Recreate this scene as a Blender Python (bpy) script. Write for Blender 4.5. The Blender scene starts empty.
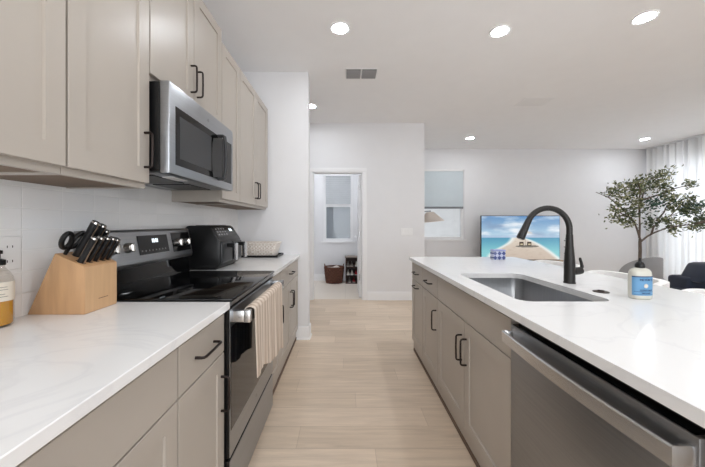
import bpy, bmesh, math, random
from mathutils import Vector, Matrix

random.seed(7)
SC = bpy.context.scene
COL = SC.collection
PI = math.pi

# ------------------------------------------------------------------ camera, world, lights, exposure
F_PX, CAM_H = 298.0, 1.244
cam_d = bpy.data.cameras.new('camera')
cam = bpy.data.objects.new('camera', cam_d)
COL.objects.link(cam)
cam.location = (0, 0, CAM_H)
cam.rotation_euler = (PI / 2, 0, 0)
cam_d.sensor_width = 36.0
cam_d.sensor_fit = 'HORIZONTAL'
cam_d.lens = F_PX / 705.0 * 36.0
cam_d.shift_x = (352.5 - 345.3) / 705.0
cam_d.shift_y = (223.6 - 233.5) / 705.0
cam_d.clip_start = 0.02
SC.camera = cam

world = bpy.data.worlds.new('world')
SC.world = world
world.use_nodes = True
wb = world.node_tree.nodes['Background']
wb.inputs[0].default_value = (0.97, 0.985, 1.0, 1)
wb.inputs[1].default_value = 0.7


def area(name, loc, target, sx, sy, power, col=(1, 1, 1)):
    d = bpy.data.lights.new(name, 'AREA')
    d.shape = 'RECTANGLE'
    d.size, d.size_y, d.energy, d.color = sx, sy, power, col
    o = bpy.data.objects.new(name, d)
    COL.objects.link(o)
    o.location = loc
    o.rotation_euler = (Vector(target) - Vector(loc)).to_track_quat('-Z', 'Y').to_euler()
    return o


DAY = (0.94, 0.97, 1.0)
area('rear_fill_light', (1.3, -3.0, 1.35), (1.3, 0, 1.5), 4.4, 2.3, 60, DAY)  # unseen fill light added behind the viewer
area('daylight_sliding_door', (6.95, 4.3, 1.25), (3, 4.3, 1.25), 3.6, 2.3, 95, DAY)
LAMP = 92.0          # emission of the recessed lamps

SC.view_settings.view_transform = 'Standard'
SC.view_settings.look = 'None'
SC.view_settings.gamma = 1.0
SC.view_settings.exposure = 0.84
SC.view_settings.use_curve_mapping = False
try:
    SC.cycles.use_denoising = True
    SC.cycles.max_bounces = 10
    SC.cycles.diffuse_bounces = 6
    SC.cycles.transparent_max_bounces = 12
    SC.cycles.sample_clamp_indirect = 6.0
    SC.cycles.caustics_reflective = False
    SC.cycles.caustics_refractive = False
except Exception:
    pass


# ------------------------------------------------------------------ materials
def lin(r, g=None, b=None):
    if g is None:
        g = b = r
    def c(u):
        u /= 255.0
        return u / 12.92 if u <= 0.04045 else ((u + 0.055) / 1.055) ** 2.4
    return (c(r), c(g), c(b), 1.0)


def mat(name, col, rough=0.5, metal=0.0, spec=0.5, var=0.04, vscale=6.0, bump=0.0, bscale=80.0,
        stretch=(1, 1, 1), coat=0.0, trans=0.0, emit=None, estr=0.0, sheen=0.0, ior=1.45):
    m = bpy.data.materials.new(name)
    m.use_nodes = True
    nt = m.node_tree
    N, L = nt.nodes, nt.links
    p = N['Principled BSDF']
    p.inputs['Roughness'].default_value = rough
    p.inputs['Metallic'].default_value = metal
    p.inputs['Specular IOR Level'].default_value = spec
    p.inputs['Coat Weight'].default_value = coat
    p.inputs['Transmission Weight'].default_value = trans
    p.inputs['Sheen Weight'].default_value = sheen
    p.inputs['IOR'].default_value = ior
    if emit:
        p.inputs['Emission Color'].default_value = emit
        p.inputs['Emission Strength'].default_value = estr
    tc = N.new('ShaderNodeTexCoord')
    mp = N.new('ShaderNodeMapping')
    mp.inputs['Scale'].default_value = stretch
    L.new(tc.outputs['Object'], mp.inputs['Vector'])
    nz = N.new('ShaderNodeTexNoise')
    nz.inputs['Scale'].default_value = vscale
    nz.inputs['Detail'].default_value = 4
    L.new(mp.outputs['Vector'], nz.inputs['Vector'])
    cr = N.new('ShaderNodeValToRGB')
    cr.color_ramp.elements[0].position = 0.3
    cr.color_ramp.elements[1].position = 0.7
    cr.color_ramp.elements[0].color = tuple(x * (1 - var) for x in col[:3]) + (1,)
    cr.color_ramp.elements[1].color = tuple(min(1, x * (1 + var)) for x in col[:3]) + (1,)
    L.new(nz.outputs['Fac'], cr.inputs['Fac'])
    L.new(cr.outputs['Color'], p.inputs['Base Color'])
    if bump:
        n2 = N.new('ShaderNodeTexNoise')
        n2.inputs['Scale'].default_value = bscale
        n2.inputs['Detail'].default_value = 3
        L.new(mp.outputs['Vector'], n2.inputs['Vector'])
        b = N.new('ShaderNodeBump')
        b.inputs['Strength'].default_value = bump
        b.inputs['Distance'].default_value = 0.01
        L.new(n2.outputs['Fac'], b.inputs['Height'])
        L.new(b.outputs['Normal'], p.inputs['Normal'])
    return m


def swizzled(nt, a, b):
    """vector node made of two object-space axes"""
    N, L = nt.nodes, nt.links
    tc = N.new('ShaderNodeTexCoord')
    s = N.new('ShaderNodeSeparateXYZ')
    c = N.new('ShaderNodeCombineXYZ')
    L.new(tc.outputs['Object'], s.inputs[0])
    L.new(s.outputs[a], c.inputs['X'])
    L.new(s.outputs[b], c.inputs['Y'])
    return c.outputs[0]


def brick_mat(name, a, b, c1, c2, mortar, bw, rh, ms, offset, rough, bump=0.3, coat=0.0, grain=None, bias=0.0, rowshift=0.0):
    m = bpy.data.materials.new(name)
    m.use_nodes = True
    nt = m.node_tree
    N, L = nt.nodes, nt.links
    p = N['Principled BSDF']
    p.inputs['Roughness'].default_value = rough
    p.inputs['Coat Weight'].default_value = coat
    v = swizzled(nt, a, b)
    if rowshift:
        sp = N.new('ShaderNodeSeparateXYZ')
        L.new(v, sp.inputs[0])
        dv = N.new('ShaderNodeMath')
        dv.operation = 'DIVIDE'
        L.new(sp.outputs[1], dv.inputs[0])
        dv.inputs[1].default_value = rh
        fl = N.new('ShaderNodeMath')
        fl.operation = 'FLOOR'
        L.new(dv.outputs[0], fl.inputs[0])
        ma = N.new('ShaderNodeMath')
        ma.operation = 'MULTIPLY_ADD'
        L.new(fl.outputs[0], ma.inputs[0])
        ma.inputs[1].default_value = rowshift
        L.new(sp.outputs[0], ma.inputs[2])
        cb = N.new('ShaderNodeCombineXYZ')
        L.new(ma.outputs[0], cb.inputs[0])
        L.new(sp.outputs[1], cb.inputs[1])
        v = cb.outputs[0]
    br = N.new('ShaderNodeTexBrick')
    br.offset = offset
    br.inputs['Color1'].default_value = c1
    br.inputs['Color2'].default_value = c2
    br.inputs['Mortar'].default_value = mortar
    br.inputs['Scale'].default_value = 1.0
    br.inputs['Brick Width'].default_value = bw
    br.inputs['Row Height'].default_value = rh
    br.inputs['Mortar Size'].default_value = ms
    br.inputs['Mortar Smooth'].default_value = 0.3
    br.inputs['Bias'].default_value = bias
    L.new(v, br.inputs['Vector'])
    col = br.outputs['Color']
    if grain:
        mp = N.new('ShaderNodeMapping')
        mp.inputs['Scale'].default_value = grain
        L.new(v, mp.inputs['Vector'])
        nz = N.new('ShaderNodeTexNoise')
        nz.inputs['Scale'].default_value = 1.0
        nz.inputs['Detail'].default_value = 6
        nz.inputs['Roughness'].default_value = 0.62
        nz.inputs['Distortion'].default_value = 0.6
        L.new(mp.outputs['Vector'], nz.inputs['Vector'])
        cr = N.new('ShaderNodeValToRGB')
        cr.color_ramp.elements[0].position = 0.28
        cr.color_ramp.elements[0].color = (0.80, 0.785, 0.77, 1)
        cr.color_ramp.elements[1].position = 0.72
        cr.color_ramp.elements[1].color = (1.06, 1.06, 1.06, 1)
        L.new(nz.outputs['Fac'], cr.inputs['Fac'])
        mx = N.new('ShaderNodeMix')
        mx.data_type = 'RGBA'
        mx.blend_type = 'MULTIPLY'
        mx.inputs['Factor'].default_value = 1.0
        L.new(col, mx.inputs[6])
        L.new(cr.outputs['Color'], mx.inputs[7])
        col = mx.outputs[2]
    L.new(col, p.inputs['Base Color'])
    bp = N.new('ShaderNodeBump')
    bp.invert = True
    bp.inputs['Strength'].default_value = bump
    bp.inputs['Distance'].default_value = 0.004
    L.new(br.outputs['Fac'], bp.inputs['Height'])
    L.new(bp.outputs['Normal'], p.inputs['Normal'])
    return m


def quartz_mat():
    m = bpy.data.materials.new('white_quartz')
    m.use_nodes = True
    nt = m.node_tree
    N, L = nt.nodes, nt.links
    p = N['Principled BSDF']
    p.inputs['Roughness'].default_value = 0.16
    tc = N.new('ShaderNodeTexCoord')
    n1 = N.new('ShaderNodeTexNoise')
    n1.inputs['Scale'].default_value = 2.2
    n1.inputs['Detail'].default_value = 7
    n1.inputs['Distortion'].default_value = 1.4
    L.new(tc.outputs['Object'], n1.inputs['Vector'])
    cr = N.new('ShaderNodeValToRGB')
    e = cr.color_ramp.elements
    base, vein = lin(236, 236, 236), lin(230, 230, 231)
    e[0].position, e[0].color = 0.475, base
    e[1].position, e[1].color = 0.525, base
    k = cr.color_ramp.elements.new(0.5)
    k.color = vein
    L.new(n1.outputs['Fac'], cr.inputs['Fac'])
    L.new(cr.outputs['Color'], p.inputs['Base Color'])
    return m


def attr_mat(name, emit=0.0, rough=0.5, two_sided_trans=0.0):
    m = bpy.data.materials.new(name)
    m.use_nodes = True
    nt = m.node_tree
    N, L = nt.nodes, nt.links
    p = N['Principled BSDF']
    p.inputs['Roughness'].default_value = rough
    a = N.new('ShaderNodeVertexColor')
    a.layer_name = 'Col'
    L.new(a.outputs['Color'], p.inputs['Base Color'])
    if emit:
        p.inputs['Base Color'].default_value = (0.01, 0.01, 0.01, 1)
        L.remove(p.inputs['Base Color'].links[0])
        L.new(a.outputs['Color'], p.inputs['Emission Color'])
        p.inputs['Emission Strength'].default_value = emit
    return m


def sheer_mat(name, col, t=0.5):
    m = bpy.data.materials.new(name)
    m.use_nodes = True
    nt = m.node_tree
    N, L = nt.nodes, nt.links
    N.remove(N['Principled BSDF'])
    out = N['Material Output']
    tc = N.new('ShaderNodeTexCoord')
    nz = N.new('ShaderNodeTexNoise')
    nz.inputs['Scale'].default_value = 9
    L.new(tc.outputs['Object'], nz.inputs['Vector'])
    cr = N.new('ShaderNodeValToRGB')
    cr.color_ramp.elements[0].color = tuple(c * .97 for c in col[:3]) + (1,)
    cr.color_ramp.elements[1].color = col
    L.new(nz.outputs['Fac'], cr.inputs['Fac'])
    d = N.new('ShaderNodeBsdfDiffuse')
    tr = N.new('ShaderNodeBsdfTranslucent')
    mx = N.new('ShaderNodeMixShader')
    mx.inputs[0].default_value = t
    L.new(cr.outputs['Color'], d.inputs[0])
    L.new(cr.outputs['Color'], tr.inputs[0])
    L.new(d.outputs[0], mx.inputs[1])
    L.new(tr.outputs[0], mx.inputs[2])
    L.new(mx.outputs[0], out.inputs['Surface'])
    return m


def glass_mat(name, col=(1, 1, 1, 1), gl=0.12):
    """thin clear pane: mostly transparent, a little mirror"""
    m = bpy.data.materials.new(name)
    m.use_nodes = True
    nt = m.node_tree
    N, L = nt.nodes, nt.links
    N.remove(N['Principled BSDF'])
    out = N['Material Output']
    t = N.new('ShaderNodeBsdfTransparent')
    t.inputs[0].default_value = col
    g = N.new('ShaderNodeBsdfGlossy')
    g.inputs['Roughness'].default_value = 0.03
    fr = N.new('ShaderNodeLayerWeight')
    fr.inputs['Blend'].default_value = 0.15
    ml = N.new('ShaderNodeMath')
    ml.operation = 'MULTIPLY_ADD'
    ml.inputs[1].default_value = 0.35
    ml.inputs[2].default_value = 0.03
    L.new(fr.outputs['Facing'], ml.inputs[0])
    mx = N.new('ShaderNodeMixShader')
    L.new(ml.outputs[0], mx.inputs[0])
    L.new(t.outputs[0], mx.inputs[1])
    L.new(g.outputs[0], mx.inputs[2])
    L.new(mx.outputs[0], out.inputs['Surface'])
    return m


def stripe_mat(name, c1, c2, scale, axis='Y', rough=0.9):
    m = bpy.data.materials.new(name)
    m.use_nodes = True
    nt = m.node_tree
    N, L = nt.nodes, nt.links
    p = N['Principled BSDF']
    p.inputs['Roughness'].default_value = rough
    tc = N.new('ShaderNodeTexCoord')
    w = N.new('ShaderNodeTexWave')
    w.bands_direction = axis
    w.inputs['Scale'].default_value = scale
    w.inputs['Distortion'].default_value = 0.6
    w.inputs['Detail'].default_value = 2
    L.new(tc.outputs['Object'], w.inputs['Vector'])
    cr = N.new('ShaderNodeValToRGB')
    cr.color_ramp.elements[0].color, cr.color_ramp.elements[1].color = c1, c2
    cr.color_ramp.elements[0].position = 0.15
    cr.color_ramp.elements[1].position = 0.7
    L.new(w.outputs['Fac'], cr.inputs['Fac'])
    L.new(cr.outputs['Color'], p.inputs['Base Color'])
    b = N.new('ShaderNodeBump')
    b.inputs['Strength'].default_value = 0.35
    b.inputs['Distance'].default_value = 0.003
    L.new(w.outputs['Fac'], b.inputs['Height'])
    L.new(b.outputs['Normal'], p.inputs['Normal'])
    return m


def wicker_mat(name, dark, light, sc=60.0):
    m = bpy.data.materials.new(name)
    m.use_nodes = True
    nt = m.node_tree
    N, L = nt.nodes, nt.links
    p = N['Principled BSDF']
    p.inputs['Roughness'].default_value = 0.75
    tc = N.new('ShaderNodeTexCoord')
    ck = N.new('ShaderNodeTexChecker')
    ck.inputs['Scale'].default_value = sc
    ck.inputs['Color1'].default_value = dark
    ck.inputs['Color2'].default_value = light
    L.new(tc.outputs['Object'], ck.inputs['Vector'])
    nz = N.new('ShaderNodeTexNoise')
    nz.inputs['Scale'].default_value = sc * .6
    L.new(tc.outputs['Object'], nz.inputs['Vector'])
    mx = N.new('ShaderNodeMix')
    mx.data_type = 'RGBA'
    L.new(nz.outputs['Fac'], mx.inputs['Factor'])
    L.new(ck.outputs['Color'], mx.inputs[6])
    mx.inputs[7].default_value = tuple((a + b) / 2 for a, b in zip(dark, light))
    L.new(mx.outputs[2], p.inputs['Base Color'])
    b = N.new('ShaderNodeBump')
    b.inputs['Strength'].default_value = 0.6
    b.inputs['Distance'].default_value = 0.006
    L.new(ck.outputs['Fac'], b.inputs['Height'])
    L.new(b.outputs['Normal'], p.inputs['Normal'])
    return m


M = {}
M['wall'] = mat('white_wall_paint', lin(229, 229, 231), 0.85, var=0.008, bump=0.03, bscale=250, spec=0.2)
M['ceiling'] = mat('white_ceiling_paint', lin(243, 243, 244), 0.9, var=0.008, bump=0.03, bscale=200, spec=0.1)
M['trim'] = mat('white_gloss_trim', lin(236, 236, 237), 0.4, var=0.005)
M['floor'] = brick_mat('light_oak_plank', 'X', 'Y', lin(228, 209, 188), lin(211, 192, 170), lin(184, 165, 145),
                       1.22, 0.183, 0.0012, 0.0, 0.42, 0.12, grain=(2.2, 30, 1), rowshift=0.437)
M['tilefloor'] = brick_mat('beige_floor_tile', 'X', 'Y', lin(228, 218, 206), lin(223, 213, 201), lin(210, 200, 189),
                           0.6, 0.6, 0.004, 0.0, 0.35, 0.1)
M['tile'] = brick_mat('glossy_white_tile', 'Y', 'Z', lin(246, 246, 246), lin(241, 241, 241), lin(250, 250, 249),
                      0.152, 0.0765, 0.0022, 0.0, 0.12, 0.5, coat=0.3)
M['cab'] = mat('greige_cabinet_paint', lin(176, 168, 159), 0.33, var=0.012, spec=0.4)
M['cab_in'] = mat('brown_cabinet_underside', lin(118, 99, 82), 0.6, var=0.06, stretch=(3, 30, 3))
M['shoe'] = mat('brown_shoe_moulding', lin(100, 80, 66), 0.6, var=0.08, stretch=(3, 20, 3))
M['quartz'] = quartz_mat()
M['steel'] = mat('brushed_steel', lin(166, 169, 173), 0.34, 1.0, var=0.05, vscale=3, stretch=(1, 1, 60))
M['steel_h'] = mat('satin_steel_handle', lin(214, 215, 217), 0.26, 1.0, var=0.03, vscale=8)
M['darksteel'] = mat('dark_brushed_steel', lin(150, 151, 153), 0.36, 1.0, var=0.06, vscale=3, stretch=(1, 1, 60))
M['sinksteel'] = mat('sink_steel', lin(168, 169, 171), 0.3, 1.0, var=0.05, vscale=5, stretch=(30, 30, 1))
M['black'] = mat('matte_black_metal', lin(34, 32, 31), 0.38, 0.2, var=0.05)
M['bronze'] = mat('black_bronze_pull', lin(42, 33, 30), 0.4, 0.5, var=0.05)
M['blackpl'] = mat('black_plastic', lin(20, 20, 21), 0.36, spec=0.4, var=0.05)
M['greypl'] = mat('dark_grey_plastic', lin(48, 49, 51), 0.4, var=0.05)
M['blackgl'] = mat('black_ceramic_glass', lin(8, 8, 9), 0.05, var=0.02, spec=0.35)
M['ovengl'] = mat('tinted_oven_glass', lin(20, 22, 26), 0.06, var=0.02, spec=0.7)
M['blk'] = mat('black_enamel', lin(14, 14, 15), 0.35, var=0.04)
M['beech'] = mat('pale_beech_wood', lin(190, 150, 110), 0.45, var=0.1, vscale=3.0, stretch=(14, 14, 1.6))
M['beech2'] = mat('pale_beech_wood_front', lin(198, 161, 122), 0.45, var=0.07, vscale=3.0, stretch=(8, 20, 1.2))
M['slot'] = mat('dark_slot', lin(40, 28, 20), 0.9)
M['chrome'] = mat('polished_metal_cap', lin(205, 203, 200), 0.2, 1.0)
M['tang'] = mat('bronze_tang_strip', lin(176, 150, 130), 0.3, 1.0)
M['glassclear'] = glass_mat('clear_glass', (0.93, 0.92, 0.9, 1))
M['pane'] = glass_mat('window_glass', (0.96, 0.98, 1, 1))
M['oil'] = mat('golden_liquid', lin(196, 140, 30), 0.15, var=0.04, coat=0.6)
M['cream'] = mat('cream_paper_label', lin(216, 208, 194), 0.7, var=0.02)
M['ink'] = mat('grey_ink', lin(120, 112, 104), 0.8)
M['towel'] = stripe_mat('beige_striped_terry', lin(186, 167, 150), lin(216, 202, 188), 7, 'Y')
M['wicker'] = wicker_mat('brown_wicker', lin(58, 33, 24), lin(116, 72, 54), 30)
M['wicker2'] = wicker_mat('whitewashed_wicker', lin(206, 190, 176), lin(246, 243, 238), 56)
M['darkwood'] = mat('dark_walnut', lin(58, 34, 28), 0.5, var=0.15, vscale=5, stretch=(2, 2, 14))
M['greytop'] = mat('grey_worn_wood', lin(128, 116, 108), 0.6, var=0.1)
M['shade'] = sheer_mat('blue_grey_cell_shade', lin(226, 234, 238), 0.2)
M['shadebar'] = mat('grey_bottom_rail', lin(120, 122, 126), 0.5)
M['blind'] = mat('grey_white_slat', lin(186, 189, 192), 0.5)
M['screen'] = mat('grey_insect_screen', lin(160, 162, 163), 0.8, var=0.03)
M['linen'] = sheer_mat('beige_linen_shade', lin(218, 208, 199), 0.3)
M['curtain'] = sheer_mat('white_sheer_fabric', lin(244, 244, 244), 0.35)
M['navy'] = mat('navy_velvet', lin(24, 32, 48), 0.85, var=0.15, vscale=14, sheen=0.15, bump=0.1)
M['greyfab'] = mat('grey_fabric', lin(166, 166, 168), 0.9, var=0.05, bump=0.2, bscale=200)
M['whitefab'] = mat('white_boucle', lin(238, 237, 236), 0.95, var=0.02, bump=0.25, bscale=120)
M['bark'] = mat('grey_brown_bark', lin(98, 86, 77), 0.9, var=0.2, vscale=20, bump=0.4)
M['leaf'] = attr_mat('olive_leaf', 0, 0.55)
M['soil'] = mat('dark_soil', lin(50, 40, 34), 0.95, bump=0.6)
M['pot'] = mat('white_ceramic_pot', lin(225, 224, 222), 0.5)
M['oak'] = mat('light_oak_furniture', lin(190, 160, 128), 0.5, var=0.1, stretch=(1, 12, 12))
M['tv'] = attr_mat('lit_tv_picture', 0.62, 0.15)
M['soapbody'] = mat('milky_clear_plastic', lin(222, 220, 208), 0.22, var=0.01, trans=0.25)
M['soapblue'] = mat('sky_blue_label', lin(98, 148, 188), 0.5, var=0.04)
M['soapdark'] = mat('slate_blue_ink', lin(52, 72, 104), 0.6)
M['white'] = mat('white_plastic', lin(238, 238, 238), 0.4, var=0.005)
M['bluetile'] = None
M['lens'] = mat('lit_lamp_lens', lin(255, 255, 255), 0.5, emit=(0.92, 0.96, 1.0, 1), estr=LAMP)
M['clock'] = mat('lit_clock_digits', lin(200, 215, 220), 0.5, emit=(0.8, 0.92, 1, 1), estr=0.9)
M['red'] = mat('red_canvas', lin(150, 40, 44), 0.8)
M['shoewhite'] = mat('off_white_canvas', lin(214, 206, 198), 0.8)
M['shoegrey'] = mat('grey_suede', lin(120, 112, 106), 0.9)
M['ventdark'] = mat('grey_vent_metal', lin(150, 150, 152), 0.5)
M['ventshade'] = mat('vent_gap_shade', lin(90, 90, 92), 0.8)  # shade between the vent louvres, put into the backing colour


# ------------------------------------------------------------------ mesh builder
class MB:
    def __init__(s):
        s.bm = bmesh.new()

    def box(s, x0, x1, y0, y1, z0, z1, b=0.0, seg=1):
        mt = Matrix.Translation(((x0 + x1) / 2, (y0 + y1) / 2, (z0 + z1) / 2)) @ \
            Matrix.Diagonal((abs(x1 - x0), abs(y1 - y0), abs(z1 - z0), 1))
        r = bmesh.ops.create_cube(s.bm, size=1, matrix=mt)
        if b:
            es = list({e for v in r['verts'] for e in v.link_edges})
            bmesh.ops.bevel(s.bm, geom=es, offset=b, segments=seg, affect='EDGES', profile=0.5)
        return s

    def faces(s, vs, fs):
        bv = [s.bm.verts.new(v) for v in vs]
        for f in fs:
            try:
                s.bm.faces.new([bv[i] for i in f])
            except ValueError:
                pass
        return bv

    def prism(s, pts, d, b=0.0):
        """polygon pts extruded along vector d"""
        n = len(pts)
        d = Vector(d)
        vs = [Vector(p) for p in pts] + [Vector(p) + d for p in pts]
        fs = [tuple(range(n))[::-1], tuple(range(n, 2 * n))] + [(i, (i + 1) % n, n + (i + 1) % n, n + i) for i in range(n)]
        bv = s.faces(vs, fs)
        bmesh.ops.recalc_face_normals(s.bm, faces=list({f for v in bv for f in v.link_faces}))
        if b:
            es = list({e for v in bv for e in v.link_edges})
            bmesh.ops.bevel(s.bm, geom=es, offset=b, segments=2, affect='EDGES', profile=0.5)
        return s

    def tube(s, path, r, seg=12, cap=True, flat=(1, 1), up=None):
        pts = [Vector(p) for p in path]
        n = len(pts)
        rs = r if isinstance(r, (list, tuple)) else [r] * n
        rings = []
        t0 = (pts[1] - pts[0]).normalized()
        u = Vector(up) if up else (Vector((0, 0, 1)) if abs(t0.z) < 0.9 else Vector((1, 0, 0)))
        u = (u - t0 * u.dot(t0)).normalized()
        for i, p in enumerate(pts):
            t = (pts[min(i + 1, n - 1)] - pts[max(i - 1, 0)]).normalized()
            u = (u - t * u.dot(t)).normalized()
            w = t.cross(u)
            rings.append([s.bm.verts.new(p + (u * math.cos(2 * PI * k / seg) * flat[0] + w * math.sin(2 * PI * k / seg) * flat[1]) * rs[i])
                          for k in range(seg)])
        for a, b in zip(rings, rings[1:]):
            for k in range(seg):
                s.bm.faces.new((a[k], a[(k + 1) % seg], b[(k + 1) % seg], b[k]))
        if cap:
            s.bm.faces.new(rings[0][::-1])
            s.bm.faces.new(rings[-1])
        return s

    def sweep(s, path, sec, closed_sec=True):
        """sweep 2D section (u: horizontal normal, v: world z) along horizontal path"""
        pts = [Vector(p) for p in path]
        n, m = len(pts), len(sec)
        rings = []
        for i, p in enumerate(pts):
            t = pts[min(i + 1, n - 1)] - pts[max(i - 1, 0)]
            t = Vector((t.x, t.y, 0)).normalized()
            w = Vector((t.y, -t.x, 0))
            rings.append([s.bm.verts.new(p + w * a + Vector((0, 0, b))) for a, b in sec])
        for a, b in zip(rings, rings[1:]):
            for k in range(m):
                s.bm.faces.new((a[k], a[(k + 1) % m], b[(k + 1) % m], b[k]))
        s.bm.faces.new(rings[0][::-1])
        s.bm.faces.new(rings[-1])
        bmesh.ops.recalc_face_normals(s.bm, faces=s.bm.faces[:])
        return s

    def cyl(s, p0, p1, r0, r1=None, seg=20):
        return s.tube([p0, p1], [r0, r0 if r1 is None else r1], seg)

    def lathe(s, prof, c, seg=28, sx=1.0, sy=1.0, power=2.0):
        """profile (r, z) revolved round the z axis through c; power > 2 squares the plan"""
        rings = []
        for r, z in prof:
            ring = []
            for k in range(seg):
                a = 2 * PI * k / seg
                ca, sa = math.cos(a), math.sin(a)
                q = (abs(ca) ** power + abs(sa) ** power) ** (-1 / power)
                ring.append(s.bm.verts.new((c[0] + r * q * ca * sx, c[1] + r * q * sa * sy, c[2] + z)))
            rings.append(ring)
        for a, b in zip(rings, rings[1:]):
            for k in range(seg):
                s.bm.faces.new((a[k], a[(k + 1) % seg], b[(k + 1) % seg], b[k]))
        s.bm.faces.new(rings[0][::-1])
        s.bm.faces.new(rings[-1])
        return s

    def grid(s, fn, nu, nv, thick=0.0):
        """surface fn(u, v) -> point, u,v in 0..1"""
        g = [[s.bm.verts.new(fn(i / nu, j / nv)) for j in range(nv + 1)] for i in range(nu + 1)]
        fs = []
        for i in range(nu):
            for j in range(nv):
                fs.append(s.bm.faces.new((g[i][j], g[i + 1][j], g[i + 1][j + 1], g[i][j + 1])))
        if thick:
            for f in fs:
                f.normal_update()
            h = [[None] * (nv + 1) for _ in range(nu + 1)]
            for i in range(nu + 1):
                for j in range(nv + 1):
                    v = g[i][j]
                    nn = Vector((0, 0, 0))
                    for f in v.link_faces:
                        nn += f.normal
                    nn = nn.normalized() if nn.length > 1e-9 else nn
                    h[i][j] = s.bm.verts.new(v.co + nn * thick)
            for i in range(nu):
                for j in range(nv):
                    s.bm.faces.new((h[i][j + 1], h[i + 1][j + 1], h[i + 1][j], h[i][j]))
            for i in range(nu):
                s.bm.faces.new((g[i + 1][0], g[i][0], h[i][0], h[i + 1][0]))
                s.bm.faces.new((g[i][nv], g[i + 1][nv], h[i + 1][nv], h[i][nv]))
            for j in range(nv):
                s.bm.faces.new((g[0][j], g[0][j + 1], h[0][j + 1], h[0][j]))
                s.bm.faces.new((g[nu][j + 1], g[nu][j], h[nu][j], h[nu][j + 1]))
            bmesh.ops.recalc_face_normals(s.bm, faces=s.bm.faces[:])
        return s

    def shaker(s, xf, sg, y0, y1, z0, z1, rail=0.06, rec=0.007, th=0.02, ch=0.0012):
        """shaker door; front plane x=xf, front looks along sg*x"""
        def ring(x, i):
            return [(x, y0 + i, z0 + i), (x, y1 - i, z0 + i), (x, y1 - i, z1 - i), (x, y0 + i, z1 - i)]
        rs = [ring(xf - sg * th, 0), ring(xf - sg * ch, 0), ring(xf, ch), ring(xf, rail), ring(xf - sg * rec, rail + 0.002)]
        vs = [p for r in rs for p in r]
        fs = [(0, 1, 2, 3)]
        for k in range(4):
            for i in range(4):
                fs.append((k * 4 + i, k * 4 + (i + 1) % 4, k * 4 + 4 + (i + 1) % 4, k * 4 + 4 + i))
        fs.append((16, 17, 18, 19))
        bv = s.faces(vs, fs)
        bmesh.ops.recalc_face_normals(s.bm, faces=list({f for v in bv for f in v.link_faces}))
        return s


ROOT = {}


def root_of(o):
    while o.parent:
        o = o.parent
    return o


def build(name, mb, material, parent=None, angle=35, origin=None):
    me = bpy.data.meshes.new(name)
    off = Vector((0, 0, 0))
    if parent is not None:
        off = ROOT[root_of(parent).name]
    elif origin is not None:
        off = Vector(origin)
    if off.length:
        bmesh.ops.translate(mb.bm, verts=mb.bm.verts[:], vec=-off)
    mb.bm.to_mesh(me)
    mb.bm.free()
    me.materials.append(material)
    for p in me.polygons:
        p.use_smooth = True
    try:
        me.set_sharp_from_angle(angle=math.radians(angle))
    except Exception:
        pass
    o = bpy.data.objects.new(name, me)
    COL.objects.link(o)
    if parent is not None:
        o.parent = parent
    else:
        o.location = off
        ROOT[o.name] = off
    return o


def tag(o, label, cat, group=None):
    o['label'] = label
    o['category'] = cat
    if group:
        o['group'] = group
    return o


def thing(name, label, cat, loc, group=None):
    o = bpy.data.objects.new(name, None)
    o.empty_display_size = 0.1
    COL.objects.link(o)
    o.location = loc
    ROOT[o.name] = Vector(loc)
    return tag(o, label, cat, group)


def struct(name, mb, material, parent=None):
    o = build(name, mb, material, parent)
    if parent is None:
        o['kind'] = 'structure'
    return o


def copy_tree(src, parent=None):
    c = src.copy()
    COL.objects.link(c)
    if parent is not None:
        c.parent = parent
    for ch in list(src.children):
        copy_tree(ch, c)
    return c


def text(name, body, size, loc, rot, material, parent, extrude=0.0004, align='CENTER'):
    c = bpy.data.curves.new(name, 'FONT')
    c.body = body
    c.size = size
    c.extrude = extrude
    c.align_x = align
    c.align_y = 'CENTER'
    c.materials.append(material)
    tmp_o = bpy.data.objects.new('tmp', c)
    COL.objects.link(tmp_o)
    bpy.context.view_layer.update()
    me = bpy.data.meshes.new_from_object(tmp_o.evaluated_get(bpy.context.evaluated_depsgraph_get()))
    bpy.data.objects.remove(tmp_o)
    me.name = name
    o = bpy.data.objects.new(name, me)
    COL.objects.link(o)
    o.parent = parent
    o.location = Vector(loc) - ROOT[root_of(parent).name]
    o.rotation_euler = rot
    return o


# ------------------------------------------------------------------ room shell
XL, XR = -1.16, 6.62          # left wall, curtain wall
YB, YF, YR = 4.85, 6.52, -3.2  # wall with the door, window wall, wall behind the viewer
HC = 2.876
YS = 3.205                     # stub wall at the end of the counter
XS = -0.397
XC = 1.289                     # corner where the living room opens

struct('floor', MB().box(-3.1, XR + .2, YR - .2, YB + .06, -0.1, 0).box(XC - .12, XR + .2, YB + .06, YF + .3, -0.1, 0), M['floor'])
struct('floor_laundry', MB().box(-1.6, XC - .12, YB + .06, YF + .3, -0.1, 0.0), M['tilefloor'])
struct('ceiling', MB().box(-3.1, XR + .3, YR - .2, YF + .3, HC, HC + .1), M['ceiling'])
struct('wall_left', MB().box(XL - .12, XL, YR - .2, YS + .13, 0, HC), M['wall'])
struct('wall_stub', MB().box(XL, XS, YS, YS + .13, 0, HC), M['wall'])
struct('wall_hall', MB().box(-3.1, -3.0, YS + .13, YB + .12, 0, HC).box(-3.0, XL - .12, YS, YS + .13, 0, HC), M['wall'])
DX0, DX1, DZ = -0.537, 0.288, 2.085   # laundry door opening
struct('wall_back', MB().box(-3.0, DX0, YB, YB + .12, 0, HC).box(DX1, XC, YB, YB + .12, 0, HC).box(DX0, DX1, YB, YB + .12, DZ, HC), M['wall'])
struct('wall_side', MB().box(XC - .12, XC, YB + .12, YF, 0, HC), M['wall'])
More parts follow.
